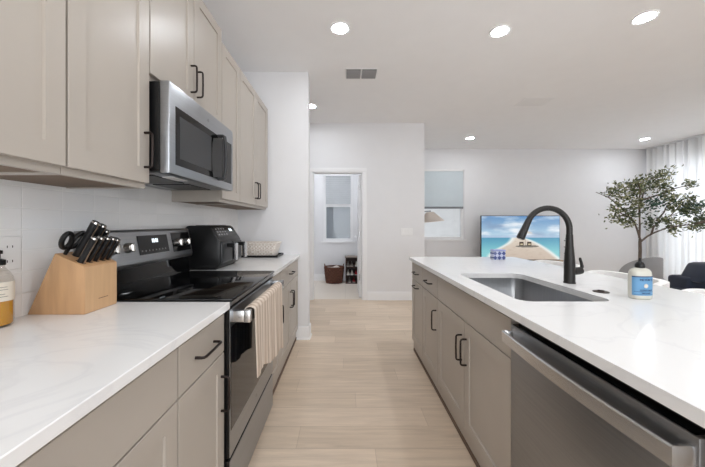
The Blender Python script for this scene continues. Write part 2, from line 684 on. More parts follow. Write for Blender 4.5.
LX0, LX1, LZ0, LZ1 = -0.475, 0.165, 0.86, 2.38     # laundry window
WX0, WX1, WZ0, WZ1 = 1.66, 2.6, 0.9, 2.43          # living room window
w = MB()
for a, b, c, d in ((-1.6, LX0, 0, HC), (LX1, WX0, 0, HC), (WX1, XR + .2, 0, HC), (LX0, LX1, 0, LZ0), (LX0, LX1, LZ1, HC),
                   (WX0, WX1, 0, WZ0), (WX0, WX1, WZ1, HC)):
    w.box(a, b, YF, YF + .15, c, d)
struct('wall_front', w, M['wall'])
struct('wall_laundry', MB().box(-1.6, -1.5, YB + .12, YF, 0, HC), M['wall'])
SY0, SY1, SZ1 = 2.4, 6.2, 2.45                       # sliding glass door behind the curtain
struct('wall_right', MB().box(XR, XR + .15, YR, SY0, 0, HC).box(XR, XR + .15, SY1, YF, 0, HC).box(XR, XR + .15, SY0, SY1, SZ1, HC), M['wall'])
struct('wall_rear', MB().box(XL, -.95, YR - .15, YR, 0, HC).box(3.55, XR, YR - .15, YR, 0, HC).box(-.95, 3.55, YR - .15, YR, 2.5, HC), M['wall'])  # unseen wall; its opening is placed to light both cabinet runs
dr = MB()
for x in (-.95, 1.27, 3.49):
    dr.box(x, x + .06, YR - .1, YR - .04, 0.06, 2.44)
dr.box(-.95, 3.55, YR - .1, YR - .04, 2.44, 2.5).box(-.95, 3.55, YR - .1, YR - .04, 0, .06)
d3 = struct('added_door_3', dr, M['trim'])  # unseen glass doors, added to let light in from behind
struct('glass_pane', MB().box(-.89, 3.49, YR - .075, YR - .069, .06, 2.44), M['pane'], d3)
dr = MB()
for y in (SY0, 4.27, SY1 - .06):
    dr.box(XR + .05, XR + .11, y, y + .06, .06, SZ1 - .06)
dr.box(XR + .05, XR + .11, SY0, SY1, SZ1 - .06, SZ1).box(XR + .05, XR + .11, SY0, SY1, 0, .06)
d2 = struct('door_2', dr, M['trim'])
struct('glass_pane', MB().box(XR + .077, XR + .083, SY0 + .06, SY1 - .06, .06, SZ1 - .06), M['pane'], d2)

# tiled splashback
struct('wall_backsplash', MB().box(XL, XL + .006, YR + 1.2, YS, .914, 1.46), M['tile'])


def baseboard(name, segs):
    b = MB()
    for (x0, y0, x1, y1) in segs:      # wall line; room lies to the left of the direction
        d = Vector((x1 - x0, y1 - y0, 0)).normalized()
        n = Vector((-d.y, d.x, 0))
        sec = [(0, 0), (-.022, 0), (-.022, .012), (-.014, .022), (-.014, .118), (-.008, .136), (0, .136)]
        sec = [(-a, z) for a, z in sec]
        pts = [(x0, y0, 0), (x1, y1, 0)]
        # sweep's w = (t.y,-t.x) = -n
        b.sweep(pts, [(-a, z) for a, z in sec])
    return struct(name, b, M['trim'])


baseboard('baseboard_stub', [(XS + .014, YS, -0.53, YS), (XS, YS + .13, XS, YS)])
baseboard('baseboard_back', [(XC, YB, DX1 + .07, YB), (DX0 - .07, YB, -3.0, YB)])
baseboard('baseboard_front', [(XR, YF, XC, YF)])
baseboard('baseboard_laundry', [(XC - .12, YF, -1.5, YF)])

# door casing, stops
c = MB()
cw = 0.062
for x0, x1 in ((DX0 - cw, DX0), (DX1, DX1 + cw)):
    c.box(x0, x1, YB - .016, YB, 0, DZ, .002)
c.box(DX0 - cw, DX1 + cw, YB - .016, YB, DZ, DZ + cw, .003)
c.box(DX0, DX0 + .018, YB, YB + .12, 0, DZ).box(DX1 - .018, DX1, YB, YB + .12, 0, DZ).box(DX0 + .018, DX1 - .018, YB, YB + .12, DZ - .018, DZ)
struct('trim_1', c, M['trim'])
# open laundry door, hinged on the right jamb, swung 90 degrees into the room
d = MB()
dx0, dx1 = DX1 - .058, DX1 - .02
d.box(dx0, dx1, YB + .125, YB + .88, .01, DZ - .022, .002)
for z0, z1 in ((.25, .95), (1.1, 1.95)):
    d.box(dx0 - .004, dx0, YB + .25, YB + .76, z0, z1, .001)
d1 = struct('door_1', d, M['trim'])
h = MB()
for z in (.35, 1.08, 1.85):
    h.cyl((dx0 + .004, YB + .112, z - .05), (dx0 + .004, YB + .112, z + .05), .009, seg=10)
struct('hinge', h, M['steel_h'], d1)
h = MB().cyl((dx0, YB + .81, 1.0), (dx0 - .05, YB + .81, 1.0), .011, seg=12).cyl((dx0 - .006, YB + .81, 1.0), (dx0, YB + .81, 1.0), .028, seg=16)
h.tube([(dx0 - .05, YB + .82, 1.0), (dx0 - .05, YB + .70, 1.0)], .009, 10)
struct('door_handle', h, M['steel_h'], d1)


def window(n, x0, x1, z0, z1):
    fr = MB()
    t = .055
    y0, y1 = YF + .03, YF + .11
    fr.box(x0, x0 + t, y0, y1, z0, z1).box(x1 - t, x1, y0, y1, z0, z1)
    fr.box(x0 + t, x1 - t, y0, y1, z0, z0 + t).box(x0 + t, x1 - t, y0, y1, z1 - t, z1)
    zm = (z0 + z1) / 2 + .02
    fr.box(x0 + t, x1 - t, y0, y1, zm - .03, zm + .03)
    fr.box(x0 - .05, x1 + .05, YF - .018, YF - .0005, z0 - .035, z0 - .003)        # apron
    wn = struct('window_%d' % n, fr, M['trim'])
    struct('glass_pane', MB().box(x0 + t, x1 - t, YF + .07, YF + .074, z0 + t, z1 - t), M['pane'], wn)
    return wn, zm


w1, zm1 = window(1, LX0, LX1, LZ0, LZ1)
struct('insect_screen', MB().box(LX0 + .05, LX1 - .05, YF + .095, YF + .098, LZ0 + .05, zm1), M['screen'], w1)
w2, zm2 = window(2, WX0, WX1, WZ0, WZ1)

# pale building wall seen outside through the glass
struct('wall_neighbour', MB().box(-3, 9, 8.6, 8.8, -.1, 5.5), mat('pale_grey_render', lin(228, 227, 225), .9))

# ceiling vents
t = thing('ceiling_vent', 'grey two-panel ceiling vent above the aisle', 'vent', (.17, 3.23, HC))
build('frame', MB().box(.0, .345, 3.13, 3.335, HC - .006, HC, .002), M['trim'], t)
for x0, x1 in ((.012, .163), (.18, .333)):
    build('backing', MB().box(x0, x1, 3.143, 3.322, HC - .009, HC - .006), M['ventshade'], t)
    b = MB()
    for k in range(9):
        y = 3.15 + k * .0195
        b.prism([(x0, y, HC - .009), (x0, y + .011, HC - .018), (x0, y + .0125, HC - .018), (x0, y + .0015, HC - .009)], (x1 - x0, 0, 0))
    build('louvre', b, M['ventdark'], t)
t = thing('ceiling_vent', 'white slatted ceiling vent over the living room', 'vent', (2.5, 4.0, HC))
build('frame', MB().box(2.33, 2.72, 3.86, 4.13, HC - .005, HC, .002), M['trim'], t)
b = MB()
for k in range(9):
    y = 3.885 + k * .025
    b.prism([(2.36, y, HC - .005), (2.36, y + .016, HC - .013), (2.36, y + .018, HC - .013), (2.36, y + .002, HC - .005)], (.33, 0, 0))
build('louvre', b, M['trim'], t)

# recessed lamps
DL = [(-0.044, 2.486, 'lit round ceiling lamp above the aisle, nearest the grey vent'),
      (1.31, 2.525, 'lit round ceiling lamp above the island, middle of the near row'),
      (2.367, 2.354, 'lit round ceiling lamp at the top right of the near row'),
      (-0.476, 4.135, 'small lit ceiling lamp just past the end of the left wall'),
      (2.377, 5.68, 'small lit ceiling lamp above the living room window and screen'),
      (5.78, 5.75, 'small lit ceiling lamp close to the sheer curtain')]
ADDED_LAMPS = [(3.6, 2.36), (5.35, 4.3), (-0.044, 0.6), (1.31, 0.6), (2.37, 0.4), (-0.044, -1.6), (2.4, -1.6), (4.6, 2.4), (4.6, 0.0), (5.3, 3.3), (-0.25, 5.35), (-0.9, 5.9), (0.75, 5.7)]  # unseen lamps added to brighten kitchen, living room and laundry
lamp0 = None
for i, e in enumerate(DL + ADDED_LAMPS):
    x, y = e[0], e[1]
    if lamp0 is None:
        lamp0 = thing('recessed_ceiling_lamp', e[2], 'ceiling lamp', (x, y, HC), 'recessed ceiling lamps')
        build('trim_ring', MB().lathe([(.085, 0), (.085, -.004), (.079, -.009), (.064, -.006), (.064, 0)], (x, y, HC), 32), M['trim'], lamp0)
        build('lens', MB().lathe([(.063, -.001), (.063, -.005), (.045, -.006)], (x, y, HC), 28), M['lens'], lamp0)
    else:
        o = copy_tree(lamp0)
        o.location = (x, y, HC)
        o['label'] = e[2] if i < len(DL) else 'added lit ceiling lamp outside the picture'

# ------------------------------------------------------------------ kitchen cabinets
FL, FR = -0.508, 0.655       # door planes, left run and island
ZD0, ZD1, ZG = .118, .866, .708


def pull(parent, x, sg, p, axis, ln=.14):
    """black pull: p = (y, z) centre on the door plane x; sg is the way the door looks"""
    y, z = p
    pts = []
    st, r = .032, .010
    for u, v in ((-ln / 2, -.001), (-ln / 2, st - r), (-ln / 2 + r * .3, st - r * .3), (-ln / 2 + r, st), (0, st + .001), (ln / 2 - r, st),
                 (ln / 2 - r * .3, st - r * .3), (ln / 2, st - r), (ln / 2, -.001)):
        pts.append((x + sg * v, y, z + u) if axis == 'z' else (x + sg * v, y + u, z))
    return build('handle', MB().tube(pts, .0052, 8), M['bronze'], parent)


def base_cabinet(label, y0, y1, xf, sg, drawer=True, doors=1, hinge='far', false_front=False, flat_pull=False):
    """xf: door plane; body reaches .58 back"""
    xb = xf - sg * .02
    t = thing('base_cabinet', label, 'cabinet', (xb - sg * .29, (y0 + y1) / 2, 0), 'base cabinets')
    x0, x1 = sorted((xb, xb - sg * (.60 if sg > 0 else .605)))
    b = MB()
    if false_front:                                        # open top for the sink bowl
        b.box(x0, x1, y0 + .001, y0 + .02, .03, .8835).box(x0, x1, y1 - .02, y1 - .001, .03, .8835)
        b.box(x0, x1, y0 + .02, y1 - .02, .03, .12)
        xa, xc = sorted((xb, xb - sg * .02))
        b.box(xa, xc, y0 + .02, y1 - .02, .12, .8835)
    else:
        b.box(x0, x1, y0 + .001, y1 - .001, .03, .8835)
    build('carcass', b, M['cab'], t)
    xa, xc = sorted((xb + sg * .006, xb - sg * .02))
    build('shoe_moulding', MB().box(xa, xc, y0 + .001, y1 - .001, 0, .028, .004), M['shoe'], t)
    g = .0030
    zt = ZG
    dname = 'false_drawer_front' if false_front else 'drawer'
    dd = MB()
    dd.box(*sorted((xb + sg * .0005, xf)), y0 + g, y1 - g, zt + g, ZD1, .0012)
    dw = build(dname, dd, M['cab'], t)
    if not false_front:
        pull(dw, xf, sg, ((y0 + y1) / 2, (zt + ZD1) / 2 + .002), 'y')
    n = doors
    for k in range(n):
        a, b2 = y0 + (y1 - y0) * k / n + g, y0 + (y1 - y0) * (k + 1) / n - g
        dr = build('door', MB().shaker(xf, sg, a, b2, ZD0, zt - g, th=.0195), M['cab'], t)
        if flat_pull:
            pull(dr, xf, sg, ((a + b2) / 2, zt - .045), 'y')
        else:
            if n == 2:
                hy = b2 - .03 if k == 0 else a + .03
            else:
                hy = b2 - .03 if hinge == 'near' else a + .03
            pull(dr, xf, sg, (hy, zt - .16), 'z')
    return t


base_cabinet('wide greige base cabinet at the lower left corner, under the soap bottle', 0.0, .905, FL, 1, doors=2)
base_cabinet('narrow greige base cabinet just left of the range', .907, 1.252, FL, 1, doors=1, hinge='near')
base_cabinet('narrow greige base cabinet just beyond the range', 2.022, 2.32, FL, 1, doors=1, hinge='near')
base_cabinet('wide greige base cabinet at the far end of the left run, against the wall', 2.322, YS - .005, FL, 1, doors=2)
base_cabinet('greige island cabinet below the sink, with two doors and a blank front', 1.176, 2.112, FR, -1, doors=2, false_front=True)
base_cabinet('greige island cabinet second from the far end, with a vertical door pull', 2.114, 2.524, FR, -1, doors=1, hinge='far')
far_cab = base_cabinet('greige island cabinet at the far end, with a level pull on its door', 2.526, 2.925, FR, -1, doors=1, flat_pull=True)
# back of the island and the cupboard at its near end
build('end_panel', MB().box(FR + .02, 1.27, 2.926, 2.94, .0, .8835), M['cab'], far_cab)
tag(build('island_backboard', MB().box(1.29, 1.31, -.1, 2.94, .0, .8835), M['cab'], origin=(1.3, 1.4, 0)),
    'greige back board of the island on its seating side', 'panel')
t = thing('base_cabinet', 'greige island cupboard at the near end, beside the dishwasher', 'cabinet', (.95, .25, 0))
build('carcass', MB().box(FR + .02, 1.28, -.1, .53, .0, .8835), M['cab'], t)

# left worktops
tag(build('worktop', MB().box(XL + .007, -.486, -.3, 1.257, .884, .914, .002), M['quartz'], origin=(-.81, .5, .884)),
    'white quartz worktop in the foreground at the left, under the knife block', 'worktop')
tag(build('worktop', MB().box(XL + .007, -.486, 2.02, YS - .001, .884, .914, .002), M['quartz'], origin=(-.81, 2.6, .884)),
    'white quartz worktop beyond the range, under the air fryer', 'worktop')


def rrect(x0, x1, y0, y1, r, n=8):
    pts = []
    for cx, cy, a0 in ((x1 - r, y1 - r, 0), (x0 + r, y1 - r, 90), (x0 + r, y0 + r, 180), (x1 - r, y0 + r, 270)):
        for k in range(n + 1):
            a = math.radians(a0 + 90 * k / n)
            pts.append((cx + r * math.cos(a), cy + r * math.sin(a)))
    return pts


IX0, IX1, IY0, IY1 = .631, 1.665, -.15, 2.955
SX0, SX1, SYa, SYb = .746, 1.15, 1.262, 1.975
mb = MB()
bm = mb.bm
hole = rrect(SX0, SX1, SYa, SYb, .06)
outer = [(IX0, IY0), (IX1, IY0), (IX1, IY1), (IX0, IY1)]
for z in (.884, .914):
    vo = [bm.verts.new((x, y, z)) for x, y in outer]
    vh = [bm.verts.new((x, y, z)) for x, y in hole]
    es = [bm.edges.new((vo[i], vo[(i + 1) % 4])) for i in range(4)]
    es += [bm.edges.new((vh[i], vh[(i + 1) % len(vh)])) for i in range(len(vh))]
    bmesh.ops.triangle_fill(bm, edges=es, use_beauty=True)
    if z < .9:
        lo_o, lo_h = vo, vh
for A, B in ((lo_o, vo), (lo_h, vh)):
    for i in range(len(A)):
        j = (i + 1) % len(A)
        bm.faces.new((A[i], A[j], B[j], B[i]))
bmesh.ops.recalc_face_normals(bm, faces=bm.faces[:])
tag(build('island_worktop', mb, M['quartz'], origin=((IX0 + IX1) / 2, 1.4, .884)), 'long white quartz worktop of the kitchen island with a sink cutout', 'worktop')

# sink bowl
t = thing('sink', 'undermount stainless steel sink set into the island worktop', 'sink', ((SX0 + SX1) / 2, (SYa + SYb) / 2, .66))
mb = MB()
loops = []
for grow, z, r in ((.018, .8838, .07), (.002, .8838, .062), (.002, .872, .062), (-.004, .70, .055), (-.03, .675, .05), (-.10, .668, .03)):
    loops.append([mb.bm.verts.new((x, y, z)) for x, y in rrect(SX0 - grow, SX1 + grow, SYa - grow, SYb + grow, max(.01, r))])
for A, B in zip(loops, loops[1:]):
    for i in range(len(A)):
        j = (i + 1) % len(A)
        mb.bm.faces.new((A[i], A[j], B[j], B[i]))
mb.bm.faces.new(loops[-1])
bmesh.ops.recalc_face_normals(mb.bm, faces=mb.bm.faces[:])
build('bowl', mb, M['sinksteel'], t, 50)
build('drain', MB().lathe([(.045, .0), (.045, .004), (.035, .004), (.03, .001), (.01, .001)], ((SX0 + SX1) / 2, (SYa + SYb) / 2, .668), 24), M['steel_h'], t)

# faucet
fx, fy = 1.245, 1.655
t = thing('faucet', 'tall black gooseneck kitchen faucet behind the sink', 'faucet', (fx, fy, .914))
build('base', MB().lathe([(.029, 0), (.029, .006), (.027, .009), (.0265, .07), (.0265, .11), (.024, .15), (.019, .21), (.0165, .27)], (fx, fy, .914), 28), M['black'], t)
path = [(fx, fy, 1.18), (fx, fy, 1.20)]
acx, acz, ar = fx - .119, 1.211, .119
for k in range(0, 21):
    a = math.radians(155 * k / 20)
    path.append((acx + ar * math.cos(a), fy, acz + ar * math.sin(a)))
a = math.radians(155)
ex, ez = acx + ar * math.cos(a), acz + ar * math.sin(a)
tx, tz = -math.sin(a), math.cos(a)
build('spout', MB().tube(path, .0152, 18), M['black'], t)
hd = [(ex + tx * s, fy, ez + tz * s) for s in (-.005, 0.0, .03, .09, .108, .112)]
build('spray_head', MB().tube(hd, [.0152, .0165, .0172, .021, .0215, .017], 18), M['black'], t)
build('lever_hub', MB().tube([(fx + .005, fy, .978), (fx + .05, fy, .982), (fx + .066, fy, .985), (fx + .072, fy, .986)], [.021, .021, .019, .012], 18), M['black'], t)
build('lever', MB().tube([(fx + .058, fy, .985), (fx + .07, fy, 1.005), (fx + .066, fy, 1.025), (fx + .06, fy, 1.045), (fx + .059, fy, 1.055)], [.010, .009, .0075, .007, .005], 12), M['black'], t)

tag(build('air_switch', MB().lathe([(.032, 0), (.032, .003), (.028, .005), (.014, .005), (.013, .009), (.006, .010)], (1.234, 1.438, .914), 28), M['bronze'],
          origin=(1.234, 1.438, .914)), 'small round dark metal button cap on the island right of the faucet', 'button')

# ------------------------------------------------------------------ dishwasher
DY0, DY1, DXF = .545, 1.168, .648
t = thing('dishwasher', 'stainless steel dishwasher built into the island at lower right', 'dishwasher', (.95, .86, 0))
build('tub', MB().box(DXF + .03, 1.25, DY0 + .004, DY1 - .004, .1, .88), M['blk'], t)
build('kick_plate', MB().box(DXF + .06, DXF + .08, DY0, DY1, 0, .1), M['blk'], t)
build('door', MB().box(DXF, DXF + .03, DY0, DY1, .10, .850, .003, 2), M['darksteel'], t)
build('control_strip', MB().box(DXF + .004, DXF + .028, DY0 + .01, DY1 - .01, .850, .854), M['blackgl'], t)
pts = [(DXF + .001, DY0 + .012, 0)]
for k in range(13):
    u = k / 12
    y = DY0 + .012 + (DY1 - DY0 - .024) * u
    bow = math.sin(PI * u)
    pts.append((DXF - .034 - .014 * bow, y, 0))
pts.append((DXF + .001, DY1 - .012, 0))
# curved end returns
full = [pts[0], (DXF - .02, DY0 + .0125, 0)] + pts[1:-1] + [(DXF - .02, DY1 - .0125, 0), pts[-1]]
build('handle', MB().sweep([(x, y, .79) for x, y, _ in full], [(-.006, 0), (.006, 0), (.006, .036), (.003, .04), (-.003, .04), (-.006, .036)]), M['steel_h'], t)

# ------------------------------------------------------------------ upper cabinets
UF = -0.82


def upper_cabinet(label, y0, y1, z0, z1, doors, hinge='far', rail=True):
    t = thing('wall_cabinet', label, 'cabinet', ((XL + UF) / 2, (y0 + y1) / 2, z0), 'wall cabinets')
    xb = UF - .02
    b = MB()
    b.box(XL + .002, xb, y0, y0 + .018, z0, z1).box(XL + .002, xb, y1 - .018, y1, z0, z1)
    b.box(XL + .002, xb - .001, y0 + .018, y1 - .018, z1 - .018, z1)
    b.box(XL + .002, XL + .012, y0 + .018, y1 - .018, z0 + .02, z1 - .018)
    b.box(xb - .02, xb, y0 + .018, y1 - .018, z0, z1 - .018)
    build('carcass', b, M['cab'], t)
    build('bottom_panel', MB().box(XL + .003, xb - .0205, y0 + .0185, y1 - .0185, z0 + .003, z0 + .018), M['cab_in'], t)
    g = .0030
    for k in range(doors):
        a, c = y0 + (y1 - y0) * k / doors + g, y0 + (y1 - y0) * (k + 1) / doors - g
        d = build('door', MB().shaker(UF, 1, a, c, z0 + .022, z1 - .004, th=.0195), M['cab'], t)
        if doors == 2:
            hy = c - .03 if k == 0 else a + .03
        else:
            hy = c - .03 if hinge == 'near' else a + .03
        pull(d, UF, 1, (hy, z0 + .155), 'z', .14)
    return t


upper_cabinet('greige wall cabinet at the upper left edge, nearest the viewer', .0, .878, 1.39, 2.457, 2)
upper_cabinet('single-door greige wall cabinet left of the microwave', .88, 1.25, 1.39, 2.457, 1, 'near')
upper_cabinet('raised two-door greige wall cabinet above the microwave', 1.252, 1.98, 1.857, 2.53, 2)
upper_cabinet('single-door greige wall cabinet just beyond the microwave', 1.982, 2.32, 1.39, 2.457, 1, 'far')
upper_cabinet('two-door greige wall cabinet at the far end of the row', 2.322, 3.152, 1.39, 2.457, 2)

# ------------------------------------------------------------------ microwave
MXF, MY0, MY1, MZ0, MZ1 = -.745, 1.262, 1.976, 1.458, 1.853
t = thing('microwave', 'stainless steel over-the-range microwave mounted beneath the raised cabinet', 'microwave', (-.94, 1.62, MZ0))
build('body', MB().box(XL + .008, MXF - .045, MY0 + .004, MY1 - .004, MZ0 + .012, MZ1 - .002, .003), M['blk'], t)
fr = MB()
fr.box(MXF - .043, MXF, MY0, MY1, MZ0, MZ1, .006, 2)
dr = build('door', fr, M['steel'], t)
build('window_glass', MB().box(MXF - .004, MXF + .0015, MY0 + .045, MY1 - .03, 1.502, 1.76, .001), M['blackgl'], dr)
build('viewing_mesh', MB().box(MXF, MXF + .0022, MY0 + .075, 1.655, 1.535, 1.725), M['greypl'], dr)
cp = build('control_panel', MB().box(MXF - .002, MXF + .0028, 1.80, MY1 - .04, 1.51, 1.75, .001), M['blackgl'], t)
hp = []
for u, v in ((-.125, 0), (-.125, .03), (-.12, .04), (-.06, .047), (0, .049), (.06, .047), (.12, .04), (.125, .03), (.125, 0)):
    hp.append((MXF + v, 1.742, 1.63 + u))
build('handle', MB().tube(hp, .011, 12, flat=(.9, 1)), M['greypl'], dr)
vt = MB()
for k in range(14):
    y = MY0 + .05 + k * .044
    vt.box(MXF - .03, MXF - .01, y, y + .03, MZ1 - .001, MZ1 + .0015)
build('vent_slot', vt, M['blk'], t)
un = MB()
un.box(XL + .02, MXF - .06, MY0 + .02, MY1 - .02, MZ0 + .004, MZ0 + .012)
build('underside', un, M['steel'], t)
for y in (MY0 + .07, 1.64):
    f = MB()
    f.box(-1.06, -.86, y, y + .26, MZ0 - .001, MZ0 + .004)
    fl = build('grease_filter', f, M['greypl'], t)
build('lamp_lens', MB().box(-.85, -.80, MY0 + .12, MY0 + .25, MZ0, MZ0 + .004), M['white'], t)
# little round badge
build('badge', MB().cyl((MXF, 1.62, 1.805), (MXF + .001, 1.62, 1.805), .009, seg=16), M['darksteel'], dr)

# ------------------------------------------------------------------ range
RY0, RY1 = 1.262, 2.014
RXF = -.49
t = thing('range', 'stainless steel and black electric range between the left worktops', 'range', (-.8, 1.638, 0))
build('body', MB().box(XL + .03, RXF - .022, RY0, RY1, .02, .912), M['blk'], t)
build('cooktop', MB().box(-1.05, RXF + .012, RY0 - .001, RY1 + .001, .913, .926, .004, 2), M['blackgl'], t)
build('front_trim', MB().box(RXF - .02, RXF + .006, RY0, RY1, .893, .9125, .003), M['steel'], t)
# backguard: glossy black riser and slanted steel panel
b = MB().prism([(XL + .008, RY0, .912), (-1.05, RY0, .912), (-1.062, RY0, 1.035), (XL + .008, RY0, 1.035)], (0, RY1 - RY0, 0))
bg = build('backguard', b, M['blackgl'], t)
x0p, z0p, x1p, z1p = -1.035, 1.03, -1.06, 1.212
b = MB().prism([(XL + .008, RY0, 1.035), (x0p, RY0, z0p), (x0p + .004, RY0, 1.05), (x1p, RY0, z1p - .01), (x1p - .008, RY0, z1p), (XL + .008, RY0, z1p)], (0, RY1 - RY0, 0), .002)
cpn = build('control_panel', b, M['darksteel'], t)


def onpanel(y, s, off=0.0):
    """point on the slanted panel; s 0..1 up"""
    nx, nz = .182, .025
    l = math.hypot(nx, nz)
    return (x0p + .004 + (x1p - x0p - .004) * s + off * nx / l, y, 1.05 + (z1p - .01 - 1.05) * s + off * nz / l)


def panel_quad(y0, y1, s0, s1, o0, o1):
    a = [onpanel(y0, s0, o0), onpanel(y1, s0, o0), onpanel(y1, s1, o0), onpanel(y0, s1, o0)]
    b_ = [onpanel(y0, s0, o1), onpanel(y1, s0, o1), onpanel(y1, s1, o1), onpanel(y0, s1, o1)]
    m_ = MB()
    m_.faces(a + b_, [(3, 2, 1, 0), (4, 5, 6, 7), (0, 1, 5, 4), (1, 2, 6, 5), (2, 3, 7, 6), (3, 0, 4, 7)])
    bmesh.ops.recalc_face_normals(m_.bm, faces=m_.bm.faces[:])
    return m_


dsp = build('display', panel_quad(1.505, 1.755, .22, .86, -.002, .003), M['blackgl'], cpn)
m_ = MB()
for k, y in enumerate((1.615, 1.628, 1.643, 1.656)):
    q = panel_quad(y, y + .008, .60, .74, .003, .0034)
    tmp = bpy.data.meshes.new('t')
    q.bm.to_mesh(tmp)
    m_.bm.from_mesh(tmp)
    q.bm.free()
    bpy.data.meshes.remove(tmp)
build('clock_digits', m_, M['clock'], cpn)
m_ = MB()
for k in range(8):
    y = 1.525 + k * .028
    m_.cyl(onpanel(y, .34, .003), onpanel(y, .34, .0036), .004, seg=8)
build('touch_keys', m_, M['ventdark'], cpn)
build('knob_surround', panel_quad(1.80, 2.0, .15, .9, -.002, .0015), M['blackgl'], cpn)
for y in (1.335, 1.43, 1.85, 1.945):
    m_ = MB()
    m_.tube([onpanel(y, .5, 0), onpanel(y, .5, .006), onpanel(y, .5, .024), onpanel(y, .5, .028)], [.026, .024, .021, .017], 20)
    p = onpanel(y, .5, .03)
    m_.box(p[0] - .006, p[0] + .006, y - .004, y + .004, p[2] - .021, p[2] + .021, .002)
    build('knob', m_, M['chrome'], t)
# oven door
od = build('oven_door', MB().box(RXF - .022, RXF - .003, RY0 + .002, RY1 - .002, .245, .878, .003), M['blk'], t)
build('steel_front', MB().box(RXF - .003, RXF, RY0 + .004, RY1 - .002, .247, .876, .001), M['steel'], od)
build('door_glass', MB().box(RXF - .002, RXF + .0015, RY0 + .014, RY1 - .012, .357, .80, .001), M['ovengl'], od)
hm = MB()
hz0, hz1 = .818, .870
hm.box(RXF + .052, RXF + .082, RY0 + .018, RY1 - .032, hz0, hz1, .003, 2)
hm.box(RXF - .002, RXF + .060, RY0 + .018, RY0 + .044, hz0 + .002, hz1 - .002, .002, 2)
hm.box(RXF - .002, RXF + .060, RY1 - .062, RY1 - .032, hz0 + .002, hz1 - .002, .004, 2)
build('handle', hm, M['steel_h'], od)
build('badge', MB().cyl((RXF, 1.638, .30), (RXF + .001, 1.638, .30), .010, seg=16), M['darksteel'], od)
sd = build('storage_drawer', MB().box(RXF - .022, RXF - .003, RY0 + .002, RY1 - .002, .022, .232, .003), M['blk'], t)
build('steel_front', MB().box(RXF - .003, RXF, RY0 + .004, RY1 - .002, .022, .230, .001), M['steel'], sd)
b = MB()
for x in (-.56, -1.05):
    for y in (RY0 + .04, RY1 - .04):
        b.cyl((x, y, 0), (x, y, .021), .015, seg=10)
build('levelling_foot', b, M['blackpl'], t)

# dish towel draped over the oven handle
ty0, ty1 = 1.312, 1.86
xo, xi = RXF + .088, RXF + .046


def towel(u, v):
    y = ty0 + (ty1 - ty0) * u
    fold = .0045 * math.sin(u * 19 + .4) + .0025 * math.sin(u * 47)
    zb = .560 - .10 * u ** 1.5 + .012 * math.sin(u * 9)
    top = .877
    arc = PI * .018
    L1 = top - .012 - zb
    L3 = .035
    tot = L1 + arc + L3
    s = v * tot
    if s < L1:
        k = 1 - s / L1
        return (xo + .004 + (fold + .008) * (.25 + .75 * k), y + .012 * k * math.sin(u * 6 + 1), zb + s)
    if s < L1 + arc:
        a = (s - L1) / arc * PI
        cx = (xo + xi) / 2 + .002
        rr = (xo - xi) / 2 + .002
        return (cx + rr * math.cos(a) + fold * .25 * (1 - a / PI), y, top - .012 + .016 * math.sin(a))
    k = (s - L1 - arc) / L3
    return (xi - .001, y, top - .012 - (s - L1 - arc))


tw = build('dish_towel', MB().grid(towel, 70, 60, -.004), M['towel'], origin=((xo + xi) / 2, 1.56, .55), angle=80)
tag(tw, 'beige striped dish towel draped over the oven door handle', 'towel')

# ------------------------------------------------------------------ knife block and knives
KY0, KY1 = 1.079, 1.232
KXF = -.945
kb = [(-1.152, .914), (KXF, .914), (KXF, 1.088), (-1.052, 1.136)]
t = thing('knife_block', 'pale wooden knife block with a slanted top on the left worktop', 'knife block', (-1.03, 1.155, .914))
build('body', MB().prism([(x, KY0, z) for x, z in kb], (0, KY1 - KY0, 0), .002), M['beech'], t)
build('front_face', MB().box(KXF, KXF + .0015, KY0 + .002, KY1 - .002, .917, 1.085), M['beech2'], t)
build('engraving', MB().box(KXF + .0015, KXF + .0018, 1.14, 1.185, .957, .959), M['slot'], t)
tdir = Vector((KXF + 1.052, 0, 1.088 - 1.136))      # down the top face
kdir = Vector((.50, 0, .866)).normalized()           # lean of the knives


def ontop(u, y):
    return Vector((-1.052, 0, 1.136)) + tdir * u + Vector((0, y, 0))


def knife(u, y, ln, lab, w=.0125, th=.0095):
    p = ontop(u, y)
    k = thing('kitchen_knife', lab, 'knife', p, 'knives in the block')
    side = Vector((0, 1, 0))
    fwd = kdir.cross(side).normalized()
    m1 = MB()
    m1.tube([p - kdir * .004, p + kdir * .004, p + kdir * ln * .5, p + kdir * ln], [w * .95, w, w * .92, w * 1.05], 14, flat=(1, th / w), up=fwd)
    build('handle', m1, M['blackpl'], k)
    m2 = MB()
    m2.tube([p + kdir * ln, p + kdir * (ln + .006)], [w * 1.07, w * .95], 14, flat=(1, th / w), up=fwd)
    build('end_cap', m2, M['chrome'], k)
    m3 = MB()
    a = p + fwd * (w * .9)
    hv = side * .0022
    m3.prism([a - fwd * w * 2 - hv, a + fwd * .0016 - hv, a + fwd * .0016 + hv, a - fwd * w * 2 + hv], kdir * (ln + .0005))
    build('tang', m3, M['tang'], k)
    s_ = MB()
    q = ontop(u, y)
    s_.prism([q - tdir.normalized() * .016 + Vector((0, -.006, .0006)), q + tdir.normalized() * .016 + Vector((0, -.006, .0006)),
              q + tdir.normalized() * .016 + Vector((0, .006, .0006)), q - tdir.normalized() * .016 + Vector((0, .006, .0006))], (0, 0, .0006))
    build('slot', s_, M['slot'], t)


